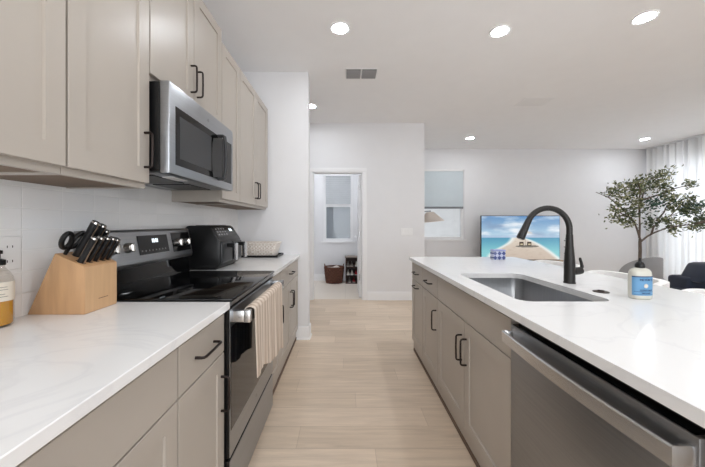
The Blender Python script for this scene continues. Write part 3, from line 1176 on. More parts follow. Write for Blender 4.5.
knife(.30, 1.130, .144, 'tallest black-handled knife standing at the back of the wooden block', .0145, .011)
knife(.30, 1.172, .130, 'black-handled knife in the back row, second tallest in the block', .014, .011)
knife(.30, 1.205, .105, 'short black-handled knife at the rear corner of the block by the range')
knife(.72, 1.098, .100, 'black-handled knife in the front row, nearest the viewer')
knife(.72, 1.128, .100, 'black-handled knife in the front row, second from the viewer')
knife(.72, 1.158, .098, 'black-handled knife in the middle of the front row of the block')
knife(.72, 1.188, .094, 'black-handled knife in the front row, second from the range')
knife(.72, 1.214, .088, 'black-handled knife in the front row, nearest the range')
p = ontop(.12, 1.105)
k = thing('kitchen_scissors', 'black kitchen scissors with oval loops at the back of the knife block', 'scissors', p, 'knives in the block')
for s, l in ((-1, 'handle_loop'), (1, 'handle_loop')):
    c0 = p + kdir * .060 + Vector((s * .0, 0, 0)) + Vector((-.004, s * .021, 0))
    fw = Vector((kdir.z, 0, -kdir.x))
    ax = (Vector((0, s * .35, 0)) + kdir).normalized()
    bx = Vector((0, 1, 0)) - ax * ax.y
    bx.normalize()
    lp = [c0 + ax * .032 * math.cos(a) + bx * .018 * math.sin(a) for a in [2 * PI * i / 24 for i in range(25)]]
    mm = MB().tube(lp, .0085, 10, cap=False)
    mm.tube([p + kdir * -.003, p + kdir * .02, c0 - ax * .030], [.006, .007, .005], 10)
    build(l, mm, M['blackpl'], k)

# ------------------------------------------------------------------ soap bottle on the left worktop
bx_, by_ = -1.112, .955
t = thing('soap_bottle', 'clear glass pump bottle of golden soap at the left edge of the worktop', 'bottle', (bx_, by_, .914))
pr = [(.027, 0.0), (.033, .003), (.035, .010), (.035, .145), (.033, .158), (.027, .172), (.018, .184), (.0145, .19), (.0145, .20)]
build('glass_body', MB().lathe(pr, (bx_, by_, .914), 32), M['glassclear'], t, 60)
build('liquid', MB().lathe([(.030, .007), (.0325, .012), (.0325, .087), (.02, .0875)], (bx_, by_, .914), 32), M['oil'], t)
lb = MB()


def wrap(u, v):
    a = -PI * .95 + u * PI * 1.25
    return (bx_ + .0356 * math.cos(a), by_ + .0356 * math.sin(a), .914 + .084 + v * .060)


lb.grid(wrap, 28, 1, .0004)
lbl = build('paper_label', lb, M['cream'], t)
ln_ = MB()
for z, a0, a1 in ((.128, -.9, -.15), (.120, -1.0, -.1), (.106, -.9, -.3), (.098, -1.1, -.1)):
    def strip(u, v, z=z, a0=a0, a1=a1):
        a = a0 + (a1 - a0) * u
        return (bx_ + .0362 * math.cos(a), by_ + .0362 * math.sin(a), .914 + z + v * .0016)
    ln_.grid(strip, 12, 1, .0002)
build('printed_lines', ln_, M['ink'], lbl)
pm = MB().lathe([(.017, .197), (.017, .213), (.010, .216), (.005, .218), (.005, .232), (.010, .233), (.010, .243), (.004, .245)], (bx_, by_, .914), 20)
pm.tube([(bx_, by_, 1.152), (bx_ - .02, by_ - .03, 1.152), (bx_ - .024, by_ - .04, 1.146)], .005, 10)
build('pump', pm, M['blackpl'], t)

# wall outlet behind it
t = thing('wall_outlet', 'white outlet plate on the tiled wall behind the soap bottle', 'outlet', (XL + .006, 1.02, 1.12))
build('plate', MB().box(XL + .0062, XL + .012, .985, 1.055, 1.085, 1.2, .002), M['white'], t)
b = MB()
for z in (1.115, 1.165):
    for y in (1.012, 1.028):
        b.box(XL + .012, XL + .0125, y - .0012, y + .0012, z - .004, z + .004)
build('socket', b, M['blk'], t)
# switch plate on the back wall
t = thing('light_switch', 'white switch plate on the wall right of the laundry door', 'switch', (1.0, YB, 1.11))
build('plate', MB().box(.905, 1.095, YB - .006, YB - .0002, 1.05, 1.17, .002), M['white'], t)
for x in (.94, .985, 1.03, 1.06):
    build('rocker', MB().box(x - .012, x + .012, YB - .009, YB - .006, 1.075, 1.145, .002), M['white'], t)

# ------------------------------------------------------------------ air fryer
AX0, AX1, AY0, AY1, AZ = -1.135, -.895, 2.10, 2.52, .914
t = thing('air_fryer', 'black two-basket air fryer on the far left worktop beside the range', 'air fryer', (-1.0, 2.33, AZ))
prof = [(AX0, AZ + .012), (AX1 - .01, AZ + .012), (AX1 + .012, AZ + .05), (AX1 + .012, AZ + .205), (AX1 - .002, AZ + .225), (AX1 - .055, AZ + .306),
        (AX1 - .075, AZ + .316), (AX0 + .02, AZ + .316), (AX0, AZ + .30)]
build('body', MB().prism([(x, AY0, z) for x, z in prof], (0, AY1 - AY0, 0), .012), M['blackpl'], t)
build('foot', MB().box(AX0 + .02, AX1 - .03, AY0 + .03, AY1 - .03, AZ, AZ + .013), M['blk'], t)
ym = (AY0 + AY1) / 2
for a, c in ((AY0 + .014, ym - .004), (ym + .004, AY1 - .014)):
    dr = build('basket', MB().box(AX1 - .02, AX1 + .026, a, c, AZ + .045, AZ + .198, .014, 3), M['greypl'], t)
    yc = (a + c) / 2
    hb = MB()
    hb.prism([(AX1 + .022, yc - .02, AZ + .185), (AX1 + .088, yc - .02, AZ + .185), (AX1 + .088, yc - .02, AZ + .065), (AX1 + .068, yc - .02, AZ + .065),
              (AX1 + .066, yc - .02, AZ + .155), (AX1 + .022, yc - .02, AZ + .160)], (0, .04, 0), .004)
    hd_ = build('handle', hb, M['blackpl'], dr)
    build('handle_strip', MB().box(AX1 + .080, AX1 + .093, yc - .0215, yc + .0215, AZ + .062, AZ + .187, .002), M['steel_h'], hd_)
# slanted control face
def onface(y, s, o):
    a = Vector((AX1 - .002, 0, AZ + .225))
    b_ = Vector((AX1 - .055, 0, AZ + .306))
    n = Vector((.081, 0, .053)).normalized()
    q = a + (b_ - a) * s + n * o
    return (q.x, y, q.z)


def face_quad(mb_, y0, y1, s0, s1, o0, o1):
    a = [onface(y0, s0, o0), onface(y1, s0, o0), onface(y1, s1, o0), onface(y0, s1, o0)]
    b_ = [onface(y0, s0, o1), onface(y1, s0, o1), onface(y1, s1, o1), onface(y0, s1, o1)]
    mb_.faces(a + b_, [(3, 2, 1, 0), (4, 5, 6, 7), (0, 1, 5, 4), (1, 2, 6, 5), (2, 3, 7, 6), (3, 0, 4, 7)])
    return mb_


build('control_panel', face_quad(MB(), AY0 + .03, AY1 - .03, .12, .92, -.002, .001), M['blackgl'], t)
m_ = MB()
for k in range(4):
    for s in (.25, .5, .75):
        face_quad(m_, AY0 + .05 + k * .045, AY0 + .07 + k * .045, s, s + .1, .001, .0014)
build('touch_keys', m_, M['ventdark'], t)
m_ = face_quad(face_quad(MB(), AY1 - .13, AY1 - .112, .55, .8, .001, .0014), AY1 - .1, AY1 - .082, .55, .8, .001, .0014)
build('display_digits', m_, M['clock'], t)
build('top_grille', MB().box(AX0 + .05, AX1 - .09, AY0 + .06, AY1 - .06, AZ + .316, AZ + .319, .001), M['greypl'], t)

# ------------------------------------------------------------------ tray and basket at the end of the worktop
t = thing('serving_tray', 'black shallow tray under the pale woven basket', 'tray', (-.89, 3.02, .914))
tr = MB().box(-1.115, -.655, 2.885, 3.165, .914, .922, .003)
build('base', tr, M['blackpl'], t)
e = MB()
for q in ((-1.115, -.655, 2.885, 2.893), (-1.115, -.655, 3.157, 3.165), (-1.115, -1.107, 2.893, 3.157), (-.663, -.655, 2.893, 3.157)):
    e.box(q[0], q[1], q[2], q[3], .922, .935, .002)
build('rim', e, M['blackpl'], t)
t = thing('woven_basket', 'whitewashed woven rectangular basket on the black tray', 'basket', (-.88, 3.02, .922))


def ring(x0, x1, y0, y1, z, r=.02):
    return [(x, y, z) for x, y in rrect(x0, x1, y0, y1, r, 5)]


mb = MB()
rg = []
for k in range(9):
    v = k / 8
    f = .03 * v
    rg.append([mb.bm.verts.new(p) for p in ring(-1.075 - f * .8, -.705 + f, 2.925 - f * .8, 3.13 + f * .7, .9222 + .125 * v)])
for A, B in zip(rg, rg[1:]):
    for i in range(len(A)):
        j = (i + 1) % len(A)
        mb.bm.faces.new((A[i], A[j], B[j], B[i]))
mb.bm.faces.new(rg[0][::-1])
bmesh.ops.recalc_face_normals(mb.bm, faces=mb.bm.faces[:])
bmesh.ops.solidify(mb.bm, geom=mb.bm.faces[:], thickness=.006)
build('woven_body', mb, M['wicker2'], t, 50)
rp = ring(-1.1, -.675, 2.901, 3.151, 1.049)
rp.append(rp[0])
build('rim', MB().tube(rp, .008, 8, cap=False), M['wicker2'], t, 60)
st = MB()
for k in range(15):
    x = -1.07 + k * .0255
    st.tube([(x, 2.921, .928), (x * 1.0 - .002, 2.897, 1.045)], .004, 6)
build('stakes', st, M['wicker2'], t)

# ------------------------------------------------------------------ things on the island
# blue label soap
sx, sy = 1.300, 1.315
t = thing('dish_soap_bottle', 'milky soap bottle with a sky blue label on the island', 'bottle', (sx, sy, .914))
pb = [(.036, 0), (.041, .004), (.042, .012), (.042, .105), (.040, .118), (.034, .128), (.022, .134), (.014, .136), (.013, .142)]
build('body', MB().lathe(pb, (sx, sy, .914), 36, 1.0, .62, 3.0), M['soapbody'], t, 60)
build('cap', MB().lathe([(.0165, .136), (.0175, .140), (.017, .150), (.012, .159), (.006, .163), (.004, .178), (.003, .179)], (sx, sy, .914), 24), M['blackpl'], t)
yl = sy - .0422 * .62
lab_ = MB()


def plan(a, rr):
    ca, sa = math.cos(a), math.sin(a)
    q = (abs(ca) ** 3 + abs(sa) ** 3) ** (-1 / 3)
    return (sx + rr * q * ca, sy + rr * q * sa * .62)


def lwrap(u, v, z0=.018, z1=.102, rr=.0424, a0=-PI + .25, a1=-.25):
    a = a0 + (a1 - a0) * u
    x, y = plan(a, rr)
    return (x, y, .914 + z0 + (z1 - z0) * v)


lab_.grid(lwrap, 40, 1, .0003)
lbo = build('blue_label', lab_, M['soapblue'], t, 60)
for z0_, z1_, e_ in ((.097, .102, .25), (.034, .0355, .5), (.0215, .0228, .5)):
    build('label_band', MB().grid(lambda u, v: lwrap(u, v, z0_, z1_, .0427, -PI + e_, -e_), 40, 1, .0002), M['soapdark'], lbo, 60)
text('label_text', "MEYER'S", .0145, (sx, yl - .001, .914 + .086), (PI / 2, 0, 0), M['soapdark'], lbo)
text('label_text', 'CLEAN DAY', .0095, (sx, yl - .001, .914 + .041), (PI / 2, 0, 0), M['soapdark'], lbo)
text('label_text', 'DISH SOAP', .0075, (sx, yl - .001, .914 + .028), (PI / 2, 0, 0), M['soapdark'], lbo)
fl = MB()
for k in range(10):
    a = 2 * PI * k / 10
    fl.prism([(sx + .003 * math.cos(a - .5), yl - .0012, .974 + .003 * math.sin(a - .5)), (sx + .0095 * math.cos(a - .2), yl - .0012, .974 + .0095 * math.sin(a - .2)),
              (sx + .0095 * math.cos(a + .2), yl - .0012, .974 + .0095 * math.sin(a + .2)), (sx + .003 * math.cos(a + .5), yl - .0012, .974 + .003 * math.sin(a + .5))], (0, -.0003, 0))
fl.cyl((sx, yl - .0012, .974), (sx, yl - .0017, .974), .004, seg=12)
build('flower_emblem', fl, M['cream'], lbo)

# small blue and white patterned box
def tilemat():
    m = bpy.data.materials.new('blue_white_tile_pattern')
    m.use_nodes = True
    nt = m.node_tree
    N, L = nt.nodes, nt.links
    p = N['Principled BSDF']
    p.inputs['Roughness'].default_value = .25
    v = swizzled(nt, 'X', 'Z')
    mp = N.new('ShaderNodeMapping')
    mp.inputs['Rotation'].default_value = (0, 0, PI / 4)
    L.new(v, mp.inputs['Vector'])
    ck = N.new('ShaderNodeTexChecker')
    ck.inputs['Scale'].default_value = 36
    ck.inputs['Color1'].default_value = lin(66, 76, 128)
    ck.inputs['Color2'].default_value = lin(178, 184, 208)
    L.new(mp.outputs['Vector'], ck.inputs['Vector'])
    L.new(ck.outputs['Color'], p.inputs['Base Color'])
    return m


M['bluetile'] = tilemat()
t = thing('patterned_box', 'small blue and white patterned box at the far end of the island', 'box', (1.4, 2.74, .914))
build('body', MB().box(1.347, 1.457, 2.705, 2.775, .914, .995, .006, 2), M['bluetile'], t)
build('lid', MB().box(1.345, 1.459, 2.703, 2.777, .9955, 1.006, .004, 2), mat('periwinkle_glaze', lin(150, 158, 205), .3), t)

# ------------------------------------------------------------------ stools behind the island
def stool(label, yc, first=None):
    if first:
        o = copy_tree(first)
        o.location = (1.83, yc, 0)
        o['label'] = label
        return o
    xc = 1.83
    t = thing('bar_stool', label, 'stool', (xc, yc, 0), 'white stools along the island')
    build('seat', MB().lathe([(.20, .58), (.225, .60), (.23, .64), (.215, .665), (.15, .672)], (xc, yc, 0), 32, 1, 1.1, 2.6), M['whitefab'], t)

    def back(u, v):
        a = -PI * .5 + PI * u
        rx, ry = .235, .28
        q = (abs(math.cos(a)) ** 2.8 + abs(math.sin(a)) ** 2.8) ** (-1 / 2.8)
        ed = 1 - abs(2 * u - 1) ** 10
        z1 = .66 + .222 * (ed ** .5)
        return (xc + rx * q * math.cos(a), yc + ry * q * math.sin(a), .60 + (z1 - .60) * v)
    bk = MB().grid(back, 40, 10, -.045)
    build('backrest', bk, M['whitefab'], t, 60)
    for sx_ in (-1, 1):
        for sy_ in (-1, 1):
            build('leg', MB().tube([(xc + sx_ * .15, yc + sy_ * .16, .585), (xc + sx_ * .2, yc + sy_ * .21, 0)], [.017, .012], 10), M['oak'], t)
    fr_ = []
    for a_, b_ in ((-1, -1), (1, -1), (1, 1), (-1, 1), (-1, -1)):
        fr_.append((xc + a_ * .185, yc + b_ * .195, .2))
    build('footrest', MB().tube(fr_, .009, 8), M['black'], t)
    return t


s0 = stool('white padded bar stool behind the island, nearest the far end', 2.73)
stool('white padded bar stool behind the faucet, middle of the row', 2.07, s0)
stool('white padded bar stool behind the soap bottle, nearest the viewer', 1.41, s0)

# ------------------------------------------------------------------ living room
# television
TX0, TX1, TY, TZ0, TZ1 = 2.755, 4.36, 6.05, .50, 1.408
t = thing('television', 'flat television showing a tropical beach on the living room console', 'television', ((TX0 + TX1) / 2, TY, .48))
build('bezel', MB().box(TX0, TX1, TY, TY + .035, TZ0, TZ1, .004), M['blackpl'], t)
NX, NZ = 220, 124
mb = MB()
g = [[mb.bm.verts.new((TX0 + .010 + (TX1 - TX0 - .02) * i / NX, TY - .0015, TZ0 + .014 + (TZ1 - TZ0 - .024) * j / NZ)) for j in range(NZ + 1)] for i in range(NX + 1)]
for i in range(NX):
    for j in range(NZ):
        mb.bm.faces.new((g[i][j], g[i + 1][j], g[i + 1][j + 1], g[i][j + 1]))
from mathutils import noise
scr = build('screen', mb, M['tv'], t)


def mixc(a, b, k):
    k = max(0, min(1, k))
    return tuple(x + (y - x) * k for x, y in zip(a, b))


def beach(u, v):
    hz = .50
    ux, vz = u, v
    if v > hz:
        s = (v - hz) / (1 - hz)
        c = mixc((176, 208, 226), (86, 140, 196), s)
        cl = noise.fractal(Vector((u * 3.2, v * 6.5, 1.3)), 1.0, 2.0, 5)
        c = mixc(c, (226, 232, 238), (cl + .22) * 1.2 * (1 - .25 * s))
        c = mixc(c, (120, 142, 178), (noise.fractal(Vector((u * 2.0 + 7, v * 4, 4)), 1, 2, 4) - .12) * 1.1)
        if s < .12:
            c = mixc(c, (150, 176, 212), .5)
    else:
        s = (hz - v) / hz
        c = mixc((70, 150, 186), (120, 200, 208), s * 1.6)
        c = mixc(c, (90, 172, 196), .4 * noise.noise(Vector((u * 5, v * 40, 2))))
        # sand spit: widens toward the viewer
        lf = .40 - .34 * s ** 1.0 + .03 * math.sin(s * 7)
        rt = .50 + .50 * s ** .66
        e = min(u - lf, rt - u) / .05
        sand = mixc((214, 200, 182), (196, 176, 158), s)
        sand = mixc(sand, (180, 160, 142), .5 * noise.noise(Vector((u * 18, v * 30, 5))))
        c = mixc(c, (226, 230, 226), min(1, e + 1.0) if e < 0 else 1)
        c = mixc(c, sand, e)
    # parasol, pole, loungers, shadow
    if abs(u - .56) < .003 and .33 < v < .66:
        c = (96, 88, 84)
    if .60 < v < .665 and abs(u - .56) < (.672 - v) * 1.5:
        c = (206, 196, 180)
    if ((u - .585) / .15) ** 2 + ((v - .305) / .026) ** 2 < 1:
        c = mixc(c, (86, 84, 78), .75)
    for cx in (.512, .612):
        if abs(u - cx) < .028 and .315 < v < .41:
            c = (62, 44, 36) if not (abs(u - cx) < .016 and .335 < v < .365) else (206, 190, 150)
    gr = sum(c) / 3
    return lin(*(gr + (q - gr) * .78 for q in c))


at = scr.data.color_attributes.new('Col', 'FLOAT_COLOR', 'POINT')
for i, vtx in enumerate(scr.data.vertices):
    ii, jj = divmod(i, NZ + 1)
    at.data[i].color = beach(ii / NX, jj / NZ)
for x in (TX0 + .3, TX1 - .3):
    build('foot', MB().box(x - .015, x + .015, TY - .10, TY + .13, .4805, .4905).box(x - .012, x + .012, TY + .005, TY + .03, .49, TZ0 + .01), M['blackpl'], t)
# console
t = thing('media_console', 'low oak console under the television, hidden behind the island', 'console', (3.55, 6.2, 0))
build('body', MB().box(2.6, 4.55, 5.93, 6.4, .12, .48, .004), M['oak'], t)
for k in range(4):
    x0 = 2.62 + k * .4775
    build('door', MB().box(x0 + .004, x0 + .474, 5.91, 5.929, .135, .465, .003), M['oak'], t)
for x in (2.68, 4.47):
    for y in (5.99, 6.34):
        build('leg', MB().cyl((x, y, 0), (x, y, .119), .014, .022, 12), M['oak'], t)
# pale ornament right of the television
t = thing('beaded_ornament', 'small pale beaded ornament standing right of the television', 'ornament', (4.445, 6.0, .48))
build('stem', MB().tube([(4.445, 6.0, .48), (4.445, 6.0, .98), (4.44, 6.0, 1.02)], .005, 8).lathe([(.05, 0), (.05, .008), (.02, .014)], (4.445, 6.0, .48), 20), M['white'], t)
b = MB()
for k in range(10):
    a = k * 2.1
    z = .60 + k * .043
    x, y = 4.445 + .026 * math.cos(a), 6.0 + .02 * math.sin(a)
    b.lathe([(.004, -.016), (.014, -.010), (.018, 0), (.014, .010), (.004, .016)], (x, y, z), 12)
    b.tube([(4.445, 6.0, z), (x, y, z)], .003, 6)
build('beads', b, M['greyfab'], t)

# arm lamp in front of the living room window
t = thing('arm_floor_lamp', 'beige cone-shaded lamp at the living room window, cut off by the wall corner', 'lamp', (1.47, 6.1, 0))
build('base', MB().lathe([(.14, 0), (.14, .018), (.02, .026), (.012, .03)], (1.47, 6.1, 0), 28), M['black'], t)
build('pole', MB().cyl((1.47, 6.1, .025), (1.47, 6.1, 1.48), .011, seg=12), M['black'], t)
build('arm', MB().tube([(1.47, 6.1, 1.47), (1.62, 6.1, 1.495), (1.735, 6.1, 1.50)], .008, 10), M['black'], t)
cx, cz = 1.72, 1.48


def cone(u, v):
    a = 2 * PI * u
    r = .075 + .195 * v
    x, y, z = r * math.cos(a), r * math.sin(a), -.2 * v
    tl = -.1
    return (cx + .01 + x * math.cos(tl) - z * math.sin(tl) * -1, 6.1 + y, cz + z * math.cos(tl) - x * math.sin(tl))


build('lamp_shade', MB().grid(cone, 40, 4, .002), M['linen'], t, 60)
build('finial', MB().lathe([(.006, 0), (.018, .006), (.018, .018), (.006, .024)], (cx + .015, 6.1, cz + .008), 14), M['black'], t)

# window treatments
t = thing('cellular_shade', 'blue-grey cellular shade half lowered over the living room window', 'shade', ((WX0 + WX1) / 2, YF + .015, WZ1 - .01))
nf = 42
zt, zb = WZ1 - .04, 1.615
mb = MB()
ysh = YF + .012


def pleat(u, v):
    k = v * nf
    f = abs((k % 1.0) - .5) * 2
    return (WX0 + .02 + (WX1 - WX0 - .04) * u, ysh - .006 * f, zt - (zt - zb) * v)


mb.grid(pleat, 1, nf * 2, .001)
build('pleated_fabric', mb, M['shade'], t, 20)
build('headrail', MB().box(WX0 + .012, WX1 - .012, YF - .008, YF + .028, zt, WZ1 - .003, .003), M['white'], t)
build('bottom_rail', MB().box(WX0 + .018, WX1 - .018, YF - .004, YF + .022, zb - .045, zb, .003), M['shadebar'], t)

t = thing('window_blind', 'grey-white slatted blind in the upper half of the laundry window', 'blind', ((LX0 + LX1) / 2, YF + .01, LZ1))
b = MB()
n = 14
z0, z1 = zm1 + .035, LZ1 - .05
for k in range(n):
    z = z0 + (z1 - z0) * k / n
    b.prism([(LX0 + .05, YF + .002, z), (LX0 + .05, YF + .022, z + .046), (LX0 + .05, YF + .024, z + .046), (LX0 + .05, YF + .004, z)], (LX1 - LX0 - .1, 0, 0))
build('slats', b, M['blind'], t)
build('headrail', MB().box(LX0 + .047, LX1 - .047, YF + .0, YF + .028, LZ1 - .095, LZ1 - .057, .002), M['white'], t)

# sheer curtain along the right wall
def curtain(name, label, y0, y1, ph):
    t = thing('sheer_curtain', label, 'curtain', (XR - .1, (y0 + y1) / 2, 0), 'sheer curtains')
    n = int((y1 - y0) * 9)

    def fn(u, v):
        a = u * n * 2 * PI + ph
        k = .045 * math.sin(a + .5 * math.sin(v * 2 + u * 9)) + .014 * math.sin(a * 2.3 + 1)
        return (XR - .10 + k * (.75 + .25 * (1 - v)), y0 + (y1 - y0) * u + .012 * math.sin(a * 1.7), .02 + (HC - .06) * v)
    build('fabric', MB().grid(fn, n * 14, 14, .0015), M['curtain'], t, 80)
    build('track', MB().box(XR - .13, XR - .07, y0, y1, HC - .025, HC - .001), M['trim'], t)


curtain('a', 'white sheer floor-length curtain at the far right behind the tree', 4.42, 6.44, .3)
curtain('b', 'white sheer curtain panel outside the right edge of the picture', 2.35, 4.4, 1.1)

# olive tree
TYc = 4.05
S = TYc / F_PX


def P(px, py, dy=0.0):
    return Vector(((px - 345.3) * S, TYc + dy, CAM_H + (223.6 - py) * S))


def C2(cx_, cy_):                      # pixel of the enlarged tree view -> picture pixel
    return (595 + cx_ / 5.19, 160 + cy_ / 5.19)


tx, _, _ = P(639.6, 262)
t = thing('olive_tree', 'potted olive tree with airy grey-green foliage before the sheer curtain', 'tree', (tx, TYc, 0))
build('pot', MB().lathe([(.15, 0), (.17, .01), (.21, .36), (.21, .38), (.19, .38), (.185, .33), (.02, .33)], (tx, TYc, 0), 32), M['pot'], t, 50)
build('soil', MB().lathe([(.18, .325), (.18, .335), (.02, .34)], (tx, TYc, 0), 24), M['soil'], t)
tr = MB()
trunk = [Vector((tx, TYc, .30)), Vector((tx + .01, TYc + .01, .55)), P(639.8, 262), P(640.2, 250), P(640.0, 243), P(*C2(234, 410))]
tr.tube(trunk, [.024, .022, .019, .018, .0175, .0155], 10)
br_ = [
    ([(235, 415), (222, 370), (205, 325), (190, 300), (150, 285), (110, 262), (95, 250)], .0), ([(230, 405), (240, 340), (246, 290), (255, 210), (262, 120)], .05),
    ([(236, 425), (262, 395), (290, 375), (340, 352), (400, 340), (470, 330), (540, 320)], -.1), ([(275, 385), (300, 350), (350, 315), (420, 290), (480, 240), (520, 200)], .12),
    ([(246, 290), (215, 210), (190, 160), (150, 130)], -.15), ([(250, 240), (300, 170), (345, 100), (395, 65)], .15), ([(255, 210), (330, 180), (380, 152), (430, 136)], -.12),
    ([(205, 325), (150, 240), (105, 190), (55, 160)], .1), ([(350, 315), (390, 270), (410, 220)], .0), ([(470, 330), (530, 300), (560, 250)], -.05)]
anch = []
DY0 = [0, 0, 0, -.045, .04, .05, .06, 0, .077, -.133]
for (pts_, dy), d0 in zip(br_, DY0):
    pp = []
    for i, (a, c) in enumerate(pts_):
        k = i / (len(pts_) - 1)
        q = P(*C2(a, c), dy=d0 + dy * k * 1.6)
        pp.append(q)
        if i >= 1:
            anch.append(q)
    tr.tube(pp, [.0125 * (1 - .75 * i / (len(pp) - 1)) for i in range(len(pp))], 8)
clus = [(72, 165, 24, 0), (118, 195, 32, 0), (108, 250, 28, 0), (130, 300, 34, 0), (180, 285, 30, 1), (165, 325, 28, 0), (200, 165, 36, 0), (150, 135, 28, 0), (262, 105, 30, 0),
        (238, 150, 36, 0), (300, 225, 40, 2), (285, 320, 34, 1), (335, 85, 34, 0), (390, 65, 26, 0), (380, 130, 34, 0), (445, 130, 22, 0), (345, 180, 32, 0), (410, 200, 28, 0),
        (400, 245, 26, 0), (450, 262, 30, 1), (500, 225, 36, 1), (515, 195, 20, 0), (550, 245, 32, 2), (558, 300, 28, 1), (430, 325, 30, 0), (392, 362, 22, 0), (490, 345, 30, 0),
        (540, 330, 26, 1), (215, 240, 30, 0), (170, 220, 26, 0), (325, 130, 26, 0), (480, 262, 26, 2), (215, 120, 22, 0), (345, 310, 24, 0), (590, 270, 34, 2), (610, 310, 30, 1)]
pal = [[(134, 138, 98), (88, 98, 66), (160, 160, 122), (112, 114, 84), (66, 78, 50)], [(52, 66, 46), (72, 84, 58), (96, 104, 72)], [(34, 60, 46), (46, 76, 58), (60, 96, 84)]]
lf = MB()
cols = []
rnd = random.Random(11)
for (a, c, r, k) in clus:
    q0 = P(*C2(a + 7, c), dy=rnd.uniform(-.10, .10))
    rr = r / 5.19 * S
    na = min(anch, key=lambda z: (z - q0).length)
    tr.tube([na, (na + q0) / 2 + Vector((0, 0, .01)), q0], [.004, .003, .0015], 6)
    for i in range(int(r * 2.7)):
        d_ = Vector((rnd.gauss(0, .58), rnd.gauss(0, .6), rnd.gauss(0, .52))) * rr
        p_ = q0 + d_
        ax = Vector((rnd.uniform(-1, 1), rnd.uniform(-1, 1), rnd.uniform(-.7, .9))).normalized()
        sd = ax.cross(Vector((rnd.uniform(-1, 1), rnd.uniform(-1, 1), rnd.uniform(-1, 1)))).normalized()
        L_, W_ = rnd.uniform(.036, .060), rnd.uniform(.009, .014)
        nn = ax.cross(sd) * .004
        vs = [p_, p_ + ax * L_ * .4 + sd * W_ + nn, p_ + ax * L_, p_ + ax * L_ * .4 - sd * W_ + nn, p_ + ax * L_ * .45 - nn]
        lf.faces(vs, [(0, 1, 4), (1, 2, 4), (2, 3, 4), (3, 0, 4)])
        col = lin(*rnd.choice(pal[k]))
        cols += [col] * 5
build('trunk', tr, M['bark'], t, 60)
fo = build('foliage', lf, M['leaf'], t, 180)
at = fo.data.color_attributes.new('Col', 'FLOAT_COLOR', 'POINT')
for i in range(len(fo.data.vertices)):
    at.data[i].color = cols[i]

# grey rounded chair behind the tree
cx, cy = 4.43, 4.55
t = thing('lounge_chair', 'grey rounded-back chair behind the olive tree trunk', 'chair', (cx, cy, 0))
build('seat', MB().lathe([(.27, .33), (.30, .35), (.30, .42), (.27, .45), (.15, .455)], (cx, cy, 0), 32, 1, 1, 2.6), M['greyfab'], t)


def cback(u, v):
    a = PI + PI * u
    q = 1.0
    ed = max(0, 1 - abs(2 * u - 1) ** 2) ** .6
    z1 = .46 + .305 * ed
    return (cx + .27 * q * math.cos(a), cy + .31 * q * math.sin(a), .36 + (z1 - .36) * v)


build('backrest', MB().grid(cback, 40, 10, -.04), M['greyfab'], t, 60)
for a in (-1, 1):
    for b_ in (-1, 1):
        build('leg', MB().tube([(cx + a * .2, cy + b_ * .2, .335), (cx + a * .25, cy + b_ * .25, 0)], [.018, .012], 10), M['black'], t)

# navy sofa, its back to the window wall
X0, X1, Y0, Y1 = 3.19, 5.2, 2.1, 3.0
t = thing('sofa', 'navy velvet sofa at the right edge, beyond the island', 'sofa', (4.2, 2.55, 0))
build('base', MB().box(X0 + .02, X1 - .02, Y0, Y1 - .05, .12, .42, .03, 3), M['navy'], t)
xm = (X0 + X1) / 2
build('seat_cushion', MB().box(X0 + .2, xm - .004, Y0 - .02, Y1 - .3, .42, .56, .04, 3), M['navy'], t)
build('seat_cushion', MB().box(xm + .004, X1 - .2, Y0 - .02, Y1 - .3, .42, .56, .04, 3), M['navy'], t)
build('backrest', MB().prism([(X0 + .02, Y1 - .26, .12), (X0 + .02, Y1, .12), (X0 + .02, Y1 - .02, .74), (X0 + .02, Y1 - .22, .74)], (X1 - X0 - .04, 0, 0), .03), M['navy'], t, 60)
build('arm', MB().box(X0, X0 + .19, Y0, Y1 - .04, .12, .64, .05, 3), M['navy'], t)
build('arm', MB().box(X1 - .19, X1, Y0, Y1 - .04, .12, .64, .05, 3), M['navy'], t)
for xa, xb in ((X0 + .02, xm - .01), (xm + .01, X1 - .03)):
    build('back_cushion', MB().prism([(xa, Y1 - .32, .70), (xb, Y1 - .32, .70), (xb - .06, Y1 - .28, .87), (xa + .15, Y1 - .28, .87)], (0, .22, 0), .035), M['navy'], t, 70)
for x in (X0 + .08, X1 - .08):
    for y in (Y0 + .08, Y1 - .1):
        build('leg', MB().cyl((x, y, 0), (x, y, .121), .02, .026, 12), M['darkwood'], t)

# ------------------------------------------------------------------ laundry room floor
bx0, by0 = -.235, 6.28
t = thing('wicker_basket', 'round brown wicker basket with two loop handles on the laundry floor', 'basket', (bx0, by0, 0))

def weave(u, v):
    a = 2 * PI * u
    row = int(v * 9.999)
    r = .165 + .042 * v ** .7 + .009 * math.sin(a * 17 + (PI if row % 2 else 0)) + .003 * math.sin(v * 32 * PI)
    return (bx0 + r * math.cos(a), by0 + .85 * r * math.sin(a), .002 + .333 * v)
build('woven_body', MB().grid(weave, 156, 32, -.008), M['wicker'], t, 40)
build('base', MB().lathe([(.158, .001), (.158, .012)], (bx0, by0, 0), 32, 1.0, .85), M['wicker'], t)
rp = [(bx0 + .2 * math.cos(2 * PI * k / 36), by0 + .17 * math.sin(2 * PI * k / 36), .335) for k in range(37)]
build('rim', MB().tube(rp, .012, 8, cap=False), M['wicker'], t, 60)
for s in (-1, 1):
    hp = [(bx0 + s * (.19 + .010 * math.sin(PI * k / 10)), by0 - .06 + .12 * k / 10, .325 + .068 * math.sin(PI * k / 10)) for k in range(11)]
    build('loop_handle', MB().tube(hp, .010, 8), M['wicker'], t, 60)
